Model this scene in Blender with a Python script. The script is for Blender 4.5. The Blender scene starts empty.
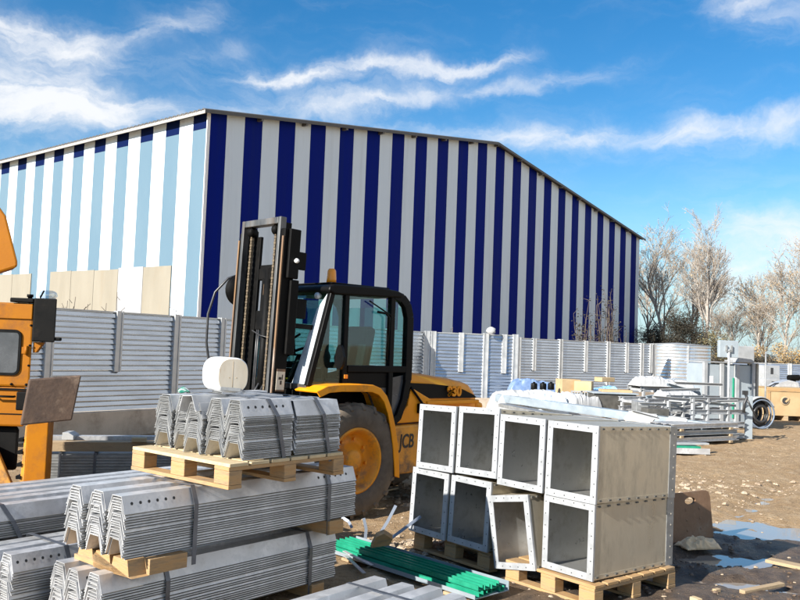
import bpy, bmesh, math, random
from mathutils import Vector, Matrix, noise
random.seed(7)
sc = bpy.context.scene
COL = sc.collection
PI = math.pi
def rad(a): return a * PI / 180

# ------------------------------------------------------------------ camera
F, PIT, ROL, CH = 830.87, 0.0559, 0.0373, 1.75
_f = Vector((0, math.cos(PIT), math.sin(PIT))); _u0 = Vector((0, -math.sin(PIT), math.cos(PIT))); _r0 = Vector((1, 0, 0))
_r = math.cos(ROL) * _r0 + math.sin(ROL) * _u0
_u = -math.sin(ROL) * _r0 + math.cos(ROL) * _u0
CP = Vector((0, 0, CH))
def ray(x, y): return _f + _r * ((x - 400) / F) + _u * ((300 - y) / F)
def at(x, y, z=0.0):
    d = ray(x, y); return CP + d * ((z - CH) / d.z)
def aty(x, y, Y):
    d = ray(x, y); return CP + d * (Y / d.y)
cam = bpy.data.cameras.new('camera'); co = bpy.data.objects.new('camera', cam); COL.objects.link(co)
cam.sensor_fit = 'HORIZONTAL'; cam.sensor_width = 36; cam.lens = 36 * F / 800
cam.clip_start = 0.1; cam.clip_end = 6000
co.matrix_world = Matrix(((_r.x, _u.x, -_f.x, 0), (_r.y, _u.y, -_f.y, 0), (_r.z, _u.z, -_f.z, CH), (0, 0, 0, 1)))
sc.camera = co

# ------------------------------------------------------------------ light
SUN_EL = 27.0
SXY = Vector((-0.735, -0.678)).normalized()
ce, se = math.cos(rad(SUN_EL)), math.sin(rad(SUN_EL))
S = Vector((SXY.x * ce, SXY.y * ce, se))
sun = bpy.data.lights.new('sun', 'SUN'); so = bpy.data.objects.new('sun', sun); COL.objects.link(so)
sun.energy = 5.0; sun.angle = rad(0.53); sun.color = (1.0, 0.955, 0.88)
so.rotation_mode = 'QUATERNION'; so.rotation_quaternion = S.to_track_quat('Z', 'Y'); so.location = (-30, -20, 40)

# ------------------------------------------------------------------ world: sky with streaked clouds
w = bpy.data.worlds.new('World'); sc.world = w; w.use_nodes = True
nt = w.node_tree; nt.nodes.clear()
class NT:
    def __init__(s, nt): s.nt = nt
    def n(s, t, **kw):
        nd = s.nt.nodes.new(t)
        for k, v in kw.items(): setattr(nd, k, v)
        return nd
    def l(s, a, b): s.nt.links.new(a, b)
    def m(s, op, a, b=None, c=None, clamp=False):
        nd = s.nt.nodes.new('ShaderNodeMath'); nd.operation = op; nd.use_clamp = clamp
        for i, v in enumerate((a, b, c)):
            if v is None: continue
            if isinstance(v, (int, float)): nd.inputs[i].default_value = v
            else: s.nt.links.new(v, nd.inputs[i])
        return nd.outputs[0]
W = NT(nt)
sky = W.n('ShaderNodeTexSky', sky_type='NISHITA'); sky.sun_disc = False
sky.sun_elevation = rad(SUN_EL); sky.sun_rotation = math.atan2(S.x, S.y)
sky.air_density = 1.0; sky.dust_density = 0.0; sky.ozone_density = 2.0; sky.altitude = 100
tc = W.n('ShaderNodeTexCoord'); sep = W.n('ShaderNodeSeparateXYZ'); W.l(tc.outputs['Generated'], sep.inputs[0])
az = W.m('ARCTAN2', sep.outputs[0], sep.outputs[1]); el = W.m('ARCSINE', sep.outputs[2])
comb = W.n('ShaderNodeCombineXYZ'); W.l(az, comb.inputs[0]); W.l(el, comb.inputs[1])
def wnoise(vec, scale, detail, rough, dist=0.0, sx=1, sy=1, rot=0.0):
    mp = W.n('ShaderNodeMapping'); W.l(vec, mp.inputs[0]); mp.inputs['Rotation'].default_value = (0, 0, rot); mp.inputs['Scale'].default_value = (sx, sy, 1)
    nz = W.n('ShaderNodeTexNoise'); W.l(mp.outputs[0], nz.inputs['Vector'])
    nz.inputs['Scale'].default_value = scale; nz.inputs['Detail'].default_value = detail; nz.inputs['Roughness'].default_value = rough; nz.inputs['Distortion'].default_value = dist
    return nz
# warp the coordinates so streaks get feathered edges
wz = wnoise(comb.outputs[0], 7, 6, 0.62)
sub = W.n('ShaderNodeVectorMath', operation='SUBTRACT'); W.l(wz.outputs['Color'], sub.inputs[0]); sub.inputs[1].default_value = (0.5, 0.5, 0.5)
scl = W.n('ShaderNodeVectorMath', operation='SCALE'); W.l(sub.outputs[0], scl.inputs[0]); scl.inputs['Scale'].default_value = 0.085
add = W.n('ShaderNodeVectorMath', operation='ADD'); W.l(comb.outputs[0], add.inputs[0]); W.l(scl.outputs[0], add.inputs[1])
sp2 = W.n('ShaderNodeSeparateXYZ'); W.l(add.outputs[0], sp2.inputs[0])
def azel(x, y):
    d = ray(x, y).normalized(); return math.atan2(d.x, d.y), math.asin(d.z)
total = None
# (x0,y0)-(x1,y1) axis of the streak as seen, half width, strength
STREAKS = [(-60, 60, 150, 112, 25, .95), (-40, 98, 260, 124, 15, .7), (-50, 15, 110, 42, 15, .9), (90, 45, 240, 8, 13, .55),
           (170, 55, 260, 50, 9, .5), (235, 76, 470, 66, 9, .85), (440, 68, 548, 52, 6, .8), (300, 108, 470, 92, 11, .75),
           (440, 95, 645, 62, 8, .6), (330, 122, 560, 140, 10, .42), (500, 138, 700, 126, 11, .85), (640, 140, 830, 122, 12, .8),
           (700, -4, 830, 22, 22, .75), (690, 255, 840, 240, 32, .95), (-60, 70, 230, 100, 85, .22), (200, 90, 520, 80, 50, .13), (480, 150, 840, 150, 40, .15), (-40, 200, 120, 150, 40, .3), (230, 95, 330, 100, 20, .35), (640, 275, 760, 285, 20, .45),
           (-300, 150, -40, 90, 40, .9), (860, 80, 1100, 140, 40, .8), (900, 230, 1200, 240, 30, .6)]
for x0, y0, x1, y1, hw, st in STREAKS:
    a0, e0 = azel(x0, y0); a1, e1 = azel(x1, y1)
    ca, cee = (a0 + a1) / 2, (e0 + e1) / 2; L = math.hypot(a1 - a0, e1 - e0); t = math.atan2(e1 - e0, a1 - a0)
    dx = W.m('SUBTRACT', sp2.outputs[0], ca); dy = W.m('SUBTRACT', sp2.outputs[1], cee)
    p = W.m('ADD', W.m('MULTIPLY', dx, math.cos(t)), W.m('MULTIPLY', dy, math.sin(t)))
    q = W.m('SUBTRACT', W.m('MULTIPLY', dy, math.cos(t)), W.m('MULTIPLY', dx, math.sin(t)))
    p = W.m('DIVIDE', p, L * 0.48); q = W.m('DIVIDE', q, 1.08 * hw / F)
    r2 = W.m('ADD', W.m('POWER', W.m('ABSOLUTE', p), 4.0), W.m('MULTIPLY', q, q))
    g = W.m('MULTIPLY', W.m('EXPONENT', W.m('MULTIPLY', r2, -1.0)), st)
    total = g if total is None else W.m('ADD', total, g)
n1 = wnoise(add.outputs[0], 9, 10, 0.6, 0.6, 1, 3.2, 0.12); n2 = wnoise(add.outputs[0], 26, 8, 0.6, 0.3, 1, 2.2, -0.2)
nn = W.m('ADD', W.m('MULTIPLY', n1.outputs['Fac'], 1.05), W.m('MULTIPLY', n2.outputs['Fac'], 0.42))
nn = W.m('SUBTRACT', nn, 0.16)
cl = W.m('MULTIPLY', total, nn)
veil = W.m('MULTIPLY', W.m('SUBTRACT', n1.outputs['Fac'], 0.40, clamp=True), 0.55)
cl = W.m('ADD', cl, veil)
# broken cloud, unseen, added outside the view as neutral fill light
aside = W.n('ShaderNodeMapRange', interpolation_type='SMOOTHSTEP'); W.l(W.m('ABSOLUTE', az), aside.inputs[0]); aside.inputs[1].default_value = .62; aside.inputs[2].default_value = 1.1
high = W.n('ShaderNodeMapRange', interpolation_type='SMOOTHSTEP'); W.l(el, high.inputs[0]); high.inputs[1].default_value = .62; high.inputs[2].default_value = .9
n3 = wnoise(tc.outputs['Generated'], 3.2, 8, 0.6, 0.5, 1, 1, 0)
fill_broken = W.m('MULTIPLY', W.m('MAXIMUM', aside.outputs[0], high.outputs[0]), W.m('MULTIPLY', W.m('SUBTRACT', n3.outputs['Fac'], .42, clamp=True), 2.6))
cl = W.m('ADD', cl, fill_broken)
# a bank of bright cloud, added unseen at right for reflections and fill
bq_ = W.m('ADD', W.m('POWER', W.m('ABSOLUTE', W.m('DIVIDE', W.m('SUBTRACT', az, 1.55), .72)), 4.0), W.m('POWER', W.m('ABSOLUTE', W.m('DIVIDE', W.m('SUBTRACT', el, .42), .34)), 4.0))
fill_bank = W.m('MULTIPLY', W.m('EXPONENT', W.m('MULTIPLY', bq_, -1.0)), W.m('ADD', W.m('MULTIPLY', n3.outputs['Fac'], 1.2), .25))
cl = W.m('ADD', cl, fill_bank)
mr = W.n('ShaderNodeMapRange', interpolation_type='SMOOTHSTEP'); W.l(cl, mr.inputs[0]); mr.inputs[1].default_value = 0.02; mr.inputs[2].default_value = 1.05; mr.inputs[4].default_value = 0.95
hs = W.n('ShaderNodeHueSaturation'); W.l(sky.outputs[0], hs.inputs['Color']); hs.inputs['Saturation'].default_value = 1.42; hs.inputs['Value'].default_value = 0.93
mx = W.n('ShaderNodeMix', data_type='RGBA'); W.l(mr.outputs[0], mx.inputs['Factor']); lowm = W.n('ShaderNodeMapRange', interpolation_type='SMOOTHSTEP'); W.l(el, lowm.inputs[0]); lowm.inputs[1].default_value = .20; lowm.inputs[2].default_value = -.02; lowm.inputs[4].default_value = .85
lx = W.n('ShaderNodeMix', data_type='RGBA'); W.l(lowm.outputs[0], lx.inputs['Factor']); W.l(hs.outputs[0], lx.inputs[6]); lx.inputs[7].default_value = (2.1, 3.7, 5.0, 1)
W.l(lx.outputs[2], mx.inputs[6]); mx.inputs[7].default_value = (6.0, 6.1, 6.25, 1)
SKY_OUT = mx.outputs[2]
bg = W.n('ShaderNodeBackground'); bg.inputs['Strength'].default_value = 0.080; W.l(SKY_OUT, bg.inputs[0])
wo = W.n('ShaderNodeOutputWorld'); W.l(bg.outputs[0], wo.inputs[0])
sc.view_settings.view_transform = 'Standard'; sc.view_settings.look = 'None'; sc.view_settings.gamma = 1.0
sc.view_settings.exposure = 1.06; sc.view_settings.use_curve_mapping = False
sc.render.engine = 'CYCLES'; sc.cycles.max_bounces = 8; sc.cycles.transparent_max_bounces = 16

# ------------------------------------------------------------------ materials
def M(name, c1, c2=None, scale=6, rough=0.6, metal=0.0, bump=0.0, bscale=None, c3=None, s3=2.0, t3=(0.55, 0.7), stretch=(1, 1, 1), rvar=0.1, detail=6, spec=0.5, coat=0.0, d1=(0.35, 0.65)):
    m = bpy.data.materials.new(name); m.use_nodes = True; T = NT(m.node_tree)
    b = m.node_tree.nodes['Principled BSDF']
    b.inputs['Metallic'].default_value = metal; b.inputs['Specular IOR Level'].default_value = spec; b.inputs['Coat Weight'].default_value = coat
    tcn = T.n('ShaderNodeTexCoord'); mp = T.n('ShaderNodeMapping'); oi = T.n('ShaderNodeObjectInfo'); va = T.n('ShaderNodeVectorMath', operation='ADD'); T.l(tcn.outputs['Object'], va.inputs[0]); T.l(T.m('MULTIPLY', oi.outputs['Random'], 37.0), va.inputs[1]); T.l(va.outputs[0], mp.inputs[0]); mp.inputs['Scale'].default_value = stretch
    nz = T.n('ShaderNodeTexNoise'); T.l(mp.outputs[0], nz.inputs['Vector']); nz.inputs['Scale'].default_value = scale; nz.inputs['Detail'].default_value = detail; nz.inputs['Roughness'].default_value = 0.62
    def rng(src, lo, hi, a=0.0, bb=1.0):
        r = T.n('ShaderNodeMapRange'); T.l(src, r.inputs[0]); r.inputs[1].default_value = lo; r.inputs[2].default_value = hi; r.inputs[3].default_value = a; r.inputs[4].default_value = bb
        return r.outputs[0]
    col = None
    if c2:
        x = T.n('ShaderNodeMix', data_type='RGBA'); T.l(rng(nz.outputs['Fac'], *d1), x.inputs['Factor']); x.inputs[6].default_value = (*c1, 1); x.inputs[7].default_value = (*c2, 1); col = x.outputs[2]
    if c3:
        n3 = T.n('ShaderNodeTexNoise'); T.l(mp.outputs[0], n3.inputs['Vector']); n3.inputs['Scale'].default_value = s3; n3.inputs['Detail'].default_value = 8; n3.inputs['Roughness'].default_value = 0.7
        x = T.n('ShaderNodeMix', data_type='RGBA'); T.l(rng(n3.outputs['Fac'], *t3), x.inputs['Factor'])
        if col is not None: T.l(col, x.inputs[6])
        else: x.inputs[6].default_value = (*c1, 1)
        x.inputs[7].default_value = (*c3, 1); col = x.outputs[2]
    if col is not None: T.l(col, b.inputs['Base Color'])
    else: b.inputs['Base Color'].default_value = (*c1, 1)
    T.l(rng(nz.outputs['Fac'], 0.3, 0.7, rough - rvar, rough + rvar), b.inputs['Roughness'])
    if bump:
        nb = T.n('ShaderNodeTexNoise'); T.l(mp.outputs[0], nb.inputs['Vector']); nb.inputs['Scale'].default_value = bscale or scale * 4; nb.inputs['Detail'].default_value = 6
        bn = T.n('ShaderNodeBump'); bn.inputs['Strength'].default_value = bump; bn.inputs['Distance'].default_value = 0.01; T.l(nb.outputs['Fac'], bn.inputs['Height']); T.l(bn.outputs[0], b.inputs['Normal'])
    return m
lip_shade = M('zinc_lip_shade', (.11, .108, .10), (.17, .165, .15), 9, .6, .3, .05, 40)  # shade between the nested layers, painted dark onto the profile lips
galv = M('galvanized_steel', (.50, .505, .51), (.66, .66, .66), 16, .40, .42, .06, 60, c3=(.34, .335, .325), s3=4, t3=(.48, .74), d1=(.42, .58))
galv_side = M('galvanized_steel_weathered', (.28, .285, .28), (.38, .385, .38), 14, .45, .5, .08, 50, c3=(.3, .29, .27), s3=4, t3=(.6, .85))
duct_steel = M('duct_sheet_steel', (.56, .50, .385), (.64, .58, .46), 5, .36, .5, .04, 14, c3=(.30, .26, .19), s3=5, t3=(.47, .74), stretch=(1, 1, .35))
duct_in = M('duct_inner_steel', (.54, .54, .53), (.64, .64, .62), 5, .34, .72, .04, 14, c3=(.30, .285, .25), s3=5, t3=(.5, .75))
flange_steel = M('flange_steel', (.36, .37, .38), (.46, .47, .48), 12, .45, .30, .06, 50, c3=(.56, .57, .58), s3=5, t3=(.58, .8))
fence_steel = M('fence_steel', (.42, .45, .49), (.55, .58, .61), 3, .24, .80, .03, 20, c3=(.34, .35, .36), s3=2, t3=(.5, .8), stretch=(.5, .5, 3))
post_steel = M('post_steel', (.46, .47, .47), (.58, .58, .57), 6, .45, .5, .05, 40, c3=(.36, .33, .29), s3=3, t3=(.58, .85))
dark_hole = M('dark_hole', (.03, .03, .03), rough=.8)
strap_m = M('steel_strap', (.10, .11, .13), (.17, .18, .20), 10, .4, .5)
wood = M('pallet_wood', (.38, .22, .09), (.50, .32, .15), 5, .75, 0, .3, 30, c3=(.22, .155, .095), s3=5, t3=(.46, .68), stretch=(1, 1, 6))
wood_pale = M('pale_board_wood', (.48, .37, .21), (.58, .46, .28), 5, .75, 0, .3, 30, c3=(.45, .32, .17), s3=6, t3=(.55, .8), stretch=(1, 7, 1))
wood_old = M('old_wood', (.34, .24, .14), (.46, .34, .2), 5, .8, 0, .3, 30, c3=(.2, .13, .08), s3=5, t3=(.5, .75), stretch=(1, 5, 5))
ply = M('plywood', (.40, .275, .14), (.47, .335, .18), 3, .7, 0, .1, 30, c3=(.46, .3, .14), s3=4, t3=(.55, .8))
yellow = M('yellow_paint', (.93, .345, .006), (.84, .29, .006), 3, .45, 0, .03, 40, spec=.3, c3=(.30, .13, .03), s3=4.0, t3=(.57, .82))
yellow_dirty = M('dirty_yellow_paint', (.80, .34, .02), (.58, .25, .03), 5, .55, 0, .1, 40, c3=(.13, .08, .045), s3=4.0, t3=(.46, .66))
orange = M('orange_paint', (.36, .130, .003), (.30, .100, .003), 2.5, .5, 0, .06, 40, spec=.2, c3=(.14, .06, .022), s3=3.0, t3=(.54, .78))
black_steel = M('black_steel', (.0025, .0025, .0025), (.006, .0055, .005), 8, .6, 0, .08, 40, spec=.12, c3=(.022, .016, .012), s3=5, t3=(.6, .85))
black_plastic = M('black_plastic', (.002, .002, .0022), (.004, .004, .004), 6, .5, spec=.14)
mast_rail = M('worn_rail_steel', (.06, .06, .06), (.18, .18, .175), 6, .42, .5, .1, 30, c3=(.16, .11, .07), s3=4, t3=(.5, .7), stretch=(1, 1, .2))
rust_rail = M('rusty_rail_steel', (.26, .15, .07), (.17, .11, .075), 7, .6, .2, .2, 30, c3=(.45, .40, .35), s3=5, t3=(.55, .7), stretch=(1, 1, .2))
chain_m = M('greasy_chain', (.20, .15, .09), (.12, .09, .06), 20, .5, .3)
rubber = M('tyre_rubber', (.085, .066, .048), (.15, .12, .088), 6, .85, 0, .3, 25, c3=(.20, .16, .12), s3=4, t3=(.55, .8))
rim_m = M('rim_paint', (.92, .36, .010), (.76, .28, .012), 4, .5, 0, .10, 30, c3=(.24, .13, .06), s3=6, t3=(.50, .72))
rust_plate = M('rusty_plate', (.07, .045, .033), (.12, .075, .05), 6, .75, .15, .4, 25, c3=(.24, .17, .12), s3=5, t3=(.55, .75))
beacon_m = M('amber_lens', (.85, .30, .02), rough=.2)
white_plastic = M('white_plastic', (.74, .74, .73), (.78, .78, .77), 5, .4, 0, .03, 20)
tannish = M('tannish_plastic', (.60, .52, .39), (.70, .63, .51), 5, .55, 0, .1, 20, c3=(.40, .22, .07), s3=7, t3=(.56, .75), stretch=(1, 1, .4))  # end cap colour, tan with random brown streaks
green_paint = M('green_paint', (.010, .20, .115), (.02, .29, .17), 6, .35, 0, .03, 30, c3=(.25, .45, .40), s3=4, t3=(.62, .8))
concrete = M('concrete', (.44, .36, .275), (.54, .45, .35), 3, .85, 0, .3, 30, c3=(.28, .22, .16), s3=2, t3=(.5, .75))
wall_white = M('white_wall_panel', (.56, .64, .70), (.60, .68, .74), .7, .45, 0, 0, c3=(.48, .54, .58), s3=1.2, t3=(.5, .8), stretch=(1.6, 1.6, .10))
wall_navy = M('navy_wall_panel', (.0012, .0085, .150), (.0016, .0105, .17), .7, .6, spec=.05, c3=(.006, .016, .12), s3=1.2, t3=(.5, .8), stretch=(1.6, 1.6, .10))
wall_sunlit = M('sunlit_blue_wall_panel', (.110, .180, .235), (.118, .19, .245), .6, .5, 0, 0, spec=.2, c3=(.13, .20, .25), s3=.5, t3=(.5, .8), stretch=(1, 1, .3))  # sun glare on the blue stripes, painted in as a paler blue
wall_beige = M('beige_wall_panel', (.245, .22, .172), (.275, .25, .20), 1.2, .6, 0, 0, spec=.2, c3=(.25, .21, .15), s3=.8, t3=(.55, .8), stretch=(1, 1, .25))
wall_pgrey = M('pale_grey_wall_panel', (.33, .33, .33), (.36, .36, .36), 1.2, .6, spec=.2)
roof_m = M('roof_sheet', (.10, .095, .09), (.15, .14, .13), 2, .55, .3)
trim_white = M('white_trim', (.75, .75, .74), rough=.4)
light_steel = M('painted_grey_steel', (.33, .38, .41), (.39, .44, .47), 3, .45, .2, .03, 20, c3=(.42, .46, .48), s3=3, t3=(.58, .8))
white_paint = M('white_painted_steel', (.40, .41, .415), (.30, .31, .315), 4, .45, .05, .03, 20, c3=(.5, .48, .44), s3=4, t3=(.62, .8))
blue_steel = M('bluish_coated_steel', (.30, .36, .41), (.35, .41, .45), 4, .35, .35)
sheet_white = M('white_plastic_sheet', (.40, .40, .39), (.48, .48, .475), 6, .35, 0, .5, 9, c3=(.66, .60, .48), s3=3, t3=(.62, .75))
sheet_blue = M('blue_tarp', (.20, .40, .62), (.30, .50, .70), 5, .4, 0, .4, 9, c3=(.12, .22, .42), s3=4, t3=(.5, .75))
dusk_blue = M('dark_blue_sheet', (.10, .17, .32), (.20, .28, .45), 6, .4, 0, .4, 9)
eave_shade = M('navy_eave_shade', (.002, .008, .05), (.003, .010, .06), .7, .6, spec=.05)  # eave shadow painted as a dark navy band atop the blue stripes
cardboard = M('cardboard', (.42, .29, .15), (.50, .36, .20), 5, .8, 0, .1, 20)
dark_tray = M('dark_tray_steel', (.10, .095, .085), (.16, .15, .13), 6, .4, .5)
mat_board = M('brown_board', (.19, .105, .055), (.24, .14, .08), 7, .75, 0, .3, 25, c3=(.26, .19, .13), s3=5, t3=(.56, .75))
rag_m = M('pale_rag', (.74, .50, .28), (.80, .60, .38), 6, .85, 0, .4, 14, c3=(.40, .29, .19), s3=5, t3=(.55, .75))
bark = M('pale_bark', (.30, .26, .22), (.46, .42, .37), 3, .85, 0, 0, c3=(.12, .09, .07), s3=5, t3=(.5, .7))
bark_dark = M('dark_bark', (.09, .07, .055), (.15, .12, .095), 3, .9)
twig_m = M('thin_twigs', (.23, .19, .155), (.43, .38, .32), 2, .9)
leaf_tan = M('tan_leaves', (.36, .23, .085), (.46, .33, .16), 1.5, .8)
leaf_rust = M('rust_leaves', (.26, .11, .035), (.34, .17, .06), 1.5, .8)
leaf_dark = M('dark_evergreen_leaves', (.020, .019, .012), (.042, .036, .022), 1.2, .8)
leaf_olive = M('olive_leaves', (.16, .14, .06), (.24, .2, .1), 1.2, .8)
stone_m = M('pale_stone', (.33, .25, .17), (.44, .35, .25), 3, .9, 0, .2, 20, c3=(.20, .14, .09), s3=2.5, t3=(.5, .7))
rivet_m = M('dull_rivet', (.09, .088, .08), rough=.6)
hose_m = M('black_hose', (.02, .02, .021), (.045, .045, .047), 6, .4)
seat_m = M('seat_vinyl', (.006, .006, .006), (.012, .011, .010), 6, .7, spec=.15)
cream = M('cream_label', (.70, .62, .48), rough=.6)
def glass_mat(name, tint, gl=.12):
    m = bpy.data.materials.new(name); m.use_nodes = True; T = NT(m.node_tree); m.node_tree.nodes.clear()
    gl = max(gl, .05)
    tr = T.n('ShaderNodeBsdfTransparent'); tr.inputs[0].default_value = (*tint, 1)
    g = T.n('ShaderNodeBsdfGlossy'); g.inputs['Roughness'].default_value = .03; g.inputs[0].default_value = (.9, .95, .95, 1)
    x = T.n('ShaderNodeMixShader'); x.inputs[0].default_value = gl; T.l(tr.outputs[0], x.inputs[1]); T.l(g.outputs[0], x.inputs[2])
    o = T.n('ShaderNodeOutputMaterial'); T.l(x.outputs[0], o.inputs[0]); return m
cab_glass = glass_mat('tinted_cab_glass', (.64, .86, .86), .06)
clear_plastic = glass_mat('clear_plastic', (.82, .88, .94), .3)
dirty_glass = M('dusty_glass', (.055, .06, .065), (.09, .095, .10), 4, .25, 0, 0)

# ------------------------------------------------------------------ mesh helper
class MB:
    def __init__(s): s.v = []; s.f = []; s.mi = []; s.sm = []
    def add(s, vs, fs, mi=0, smooth=False):
        o = len(s.v); s.v += [tuple(v) for v in vs]
        for f in fs: s.f.append([i + o for i in f]); s.mi.append(mi); s.sm.append(smooth)
    def box(s, c, d, rot=None, mi=0):
        hx, hy, hz = d[0] / 2, d[1] / 2, d[2] / 2
        vs = [Vector((x, y, z)) for z in (-hz, hz) for y in (-hy, hy) for x in (-hx, hx)]
        if rot is not None: vs = [rot @ v for v in vs]
        c = Vector(c); vs = [v + c for v in vs]
        s.add(vs, [(0, 2, 3, 1), (4, 5, 7, 6), (0, 1, 5, 4), (2, 6, 7, 3), (0, 4, 6, 2), (1, 3, 7, 5)], mi); return s
    def b(s, x0, x1, y0, y1, z0, z1, mi=0): return s.box(((x0 + x1) / 2, (y0 + y1) / 2, (z0 + z1) / 2), (abs(x1 - x0), abs(y1 - y0), abs(z1 - z0)), None, mi)
    def prism(s, poly, vec, mi=0, smooth=False):
        n = len(poly); p = [Vector(q) for q in poly]; vec = Vector(vec); q = [a + vec for a in p]
        s.add(p + q, [tuple(range(n - 1, -1, -1)), tuple(range(n, 2 * n))], mi)
        o = len(s.v) - 2 * n
        for i in range(n):
            j = (i + 1) % n; s.f.append([o + i, o + j, o + n + j, o + n + i]); s.mi.append(mi); s.sm.append(smooth)
        return s
    def bar(s, a, b, wd, ht, mi=0, up=(0, 0, 1)):
        a, b = Vector(a), Vector(b); d = b - a; L = d.length; x = d.normalized(); up = Vector(up)
        if abs(x.dot(up)) > .98: up = Vector((1, 0, 0))
        y = up.cross(x).normalized(); z = x.cross(y)
        R = Matrix((x, y, z)).transposed()
        return s.box((a + b) / 2, (L, wd, ht), R, mi)
    def tube(s, pts, r, n=8, mi=0, caps=True, smooth=True):
        pts = [Vector(p) for p in pts]; rs = r if isinstance(r, (list, tuple)) else [r] * len(pts)
        o = len(s.v); prev = None
        for i, p in enumerate(pts):
            d = (pts[min(i + 1, len(pts) - 1)] - pts[max(i - 1, 0)])
            d = d.normalized() if d.length > 1e-9 else Vector((0, 0, 1))
            if prev is None:
                up = Vector((0, 0, 1)) if abs(d.z) < .9 else Vector((1, 0, 0)); y = d.cross(up).normalized()
            else:
                y = (prev - d * prev.dot(d)); y = y.normalized() if y.length > 1e-6 else d.orthogonal().normalized()
            prev = y; z = d.cross(y)
            for k in range(n):
                a = 2 * PI * k / n; s.v.append(tuple(p + (y * math.cos(a) + z * math.sin(a)) * rs[i]))
        for i in range(len(pts) - 1):
            for k in range(n):
                s.f.append([o + i * n + k, o + i * n + (k + 1) % n, o + (i + 1) * n + (k + 1) % n, o + (i + 1) * n + k]); s.mi.append(mi); s.sm.append(smooth)
        if caps:
            s.f.append([o + k for k in range(n - 1, -1, -1)]); s.f.append([o + (len(pts) - 1) * n + k for k in range(n)]); s.mi += [mi, mi]; s.sm += [False, False]
        return s
    def lathe(s, prof, axis='y', c=(0, 0, 0), n=32, mi=0, smooth=True):
        o = len(s.v); c = Vector(c)
        for (r, h) in prof:
            for k in range(n):
                a = 2 * PI * k / n; ca, sa = r * math.cos(a), r * math.sin(a)
                v = {'y': (ca, h, sa), 'z': (ca, sa, h), 'x': (h, ca, sa)}[axis]; s.v.append(tuple(Vector(v) + c))
        for i in range(len(prof) - 1):
            for k in range(n):
                s.f.append([o + i * n + k, o + (i + 1) * n + k, o + (i + 1) * n + (k + 1) % n, o + i * n + (k + 1) % n]); s.mi.append(mi); s.sm.append(smooth)
        return s
    def grid(s, nu, nv, fn, mi=0, smooth=True):
        o = len(s.v)
        for i in range(nu):
            for j in range(nv): s.v.append(tuple(fn(i / (nu - 1), j / (nv - 1))))
        for i in range(nu - 1):
            for j in range(nv - 1):
                s.f.append([o + i * nv + j, o + (i + 1) * nv + j, o + (i + 1) * nv + j + 1, o + i * nv + j + 1]); s.mi.append(mi); s.sm.append(smooth)
        return s
    def build(s, name, mats, parent=None, bevel=0, fix=True, xf=None):
        me = bpy.data.meshes.new(name)
        if xf is not None: s.v = [tuple(xf @ Vector(v)) for v in s.v]
        me.from_pydata(s.v, [], s.f)
        if not isinstance(mats, (list, tuple)): mats = [mats]
        for m in mats: me.materials.append(m)
        me.polygons.foreach_set('material_index', s.mi); me.polygons.foreach_set('use_smooth', s.sm)
        if fix:
            bm = bmesh.new(); bm.from_mesh(me); bmesh.ops.recalc_face_normals(bm, faces=bm.faces); bm.to_mesh(me); bm.free()
        me.update()
        o = bpy.data.objects.new(name, me); COL.objects.link(o)
        if parent: o.parent = parent
        if bevel:
            bv = o.modifiers.new('bevel', 'BEVEL'); bv.width = bevel; bv.segments = 2; bv.limit_method = 'ANGLE'; bv.angle_limit = rad(40)
        return o
def tag(o, label, cat, group=None, kind=None):
    o['label'] = label; o['category'] = cat
    if group: o['group'] = group
    if kind: o['kind'] = kind
    return o
def thing(name, label, cat, loc=(0, 0, 0), rz=0, group=None):
    o = bpy.data.objects.new(name, None); COL.objects.link(o); o.location = loc; o.rotation_euler = (0, 0, rz); o.empty_display_size = .2
    return tag(o, label, cat, group)
def struct(o): o['kind'] = 'structure'; return o
def copy_tree(o, parent=None):
    c = o.copy(); COL.objects.link(c); c.parent = parent
    for ch in list(o.children): copy_tree(ch, c)
    return c
def fbm(x, y, z=0, o=5): return noise.fractal(Vector((x, y, z)), 1.0, 2.0, o)
tank_steel = M('tank_steel', (.58, .62, .66), (.68, .71, .74), 3, .26, .75, .02, 10)
# ================================================================== GROUND
PUD = [(3.72, 8.62, .36, .30), (4.35, 8.85, .85, .46), (3.05, 7.45, .40, .30), (2.85, 6.75, .44, .20), (3.2, 6.55, .26, .16), (4.1, 7.5, .25, .14), (3.35, 9.1, .16, .12)]
def pud_mask(x, y):
    m = 0
    for (px, py, rx, ry) in PUD:
        d2 = ((x - px) / rx) ** 2 + ((y - py) / ry) ** 2
        if d2 < 6: m = max(m, math.exp(-d2 * .9))
    return m
def gz(x, y):
    z = .022 * fbm(x * .45, y * .45, 3.1) + .016 * fbm(x * 1.7, y * 1.7, 7.7) + (.024 * fbm(x * 5, y * 5, 1.3, 4) if y < 24 else 0)
    rut = 0
    for c0_, ph in ((.9, 0), (2.6, .5)):
        u_ = (x * .80 - y * .60) - (-3.4 + c0_) - .25 * math.sin(y * .35 + ph); rut += math.exp(-(u_ / .16) ** 2) - .45 * math.exp(-((abs(u_) - .30) / .12) ** 2)
    z -= .045 * rut * (1 if y < 22 else 0) * max(0, min(1, (y - 8.3) / 1.5))
    z -= .004 + .080 * pud_mask(x, y) * (1 + .7 * fbm(x * 2.6, y * 2.6, 9.2))
    return min(z, .02) if (x < 3 and y < 8) else z
def axis(lo, hi, st, far, g=1.16):
    a = []; x = lo
    while x <= hi: a.append(x); x += st
    st2 = st; x = hi
    while x < far: st2 *= g; x += st2; a.append(x)
    st2 = st; x = lo; b = []
    while x > -far: st2 *= g; x -= st2; b.append(x)
    return b[::-1] + a
xs = axis(-3.0, 9.5, .055, 1600); ys = axis(5.0, 20.0, .07, 1600)
gv = [(x, y, gz(x, y) if -30 < x < 60 and -10 < y < 90 else -.01) for x in xs for y in ys]
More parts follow.
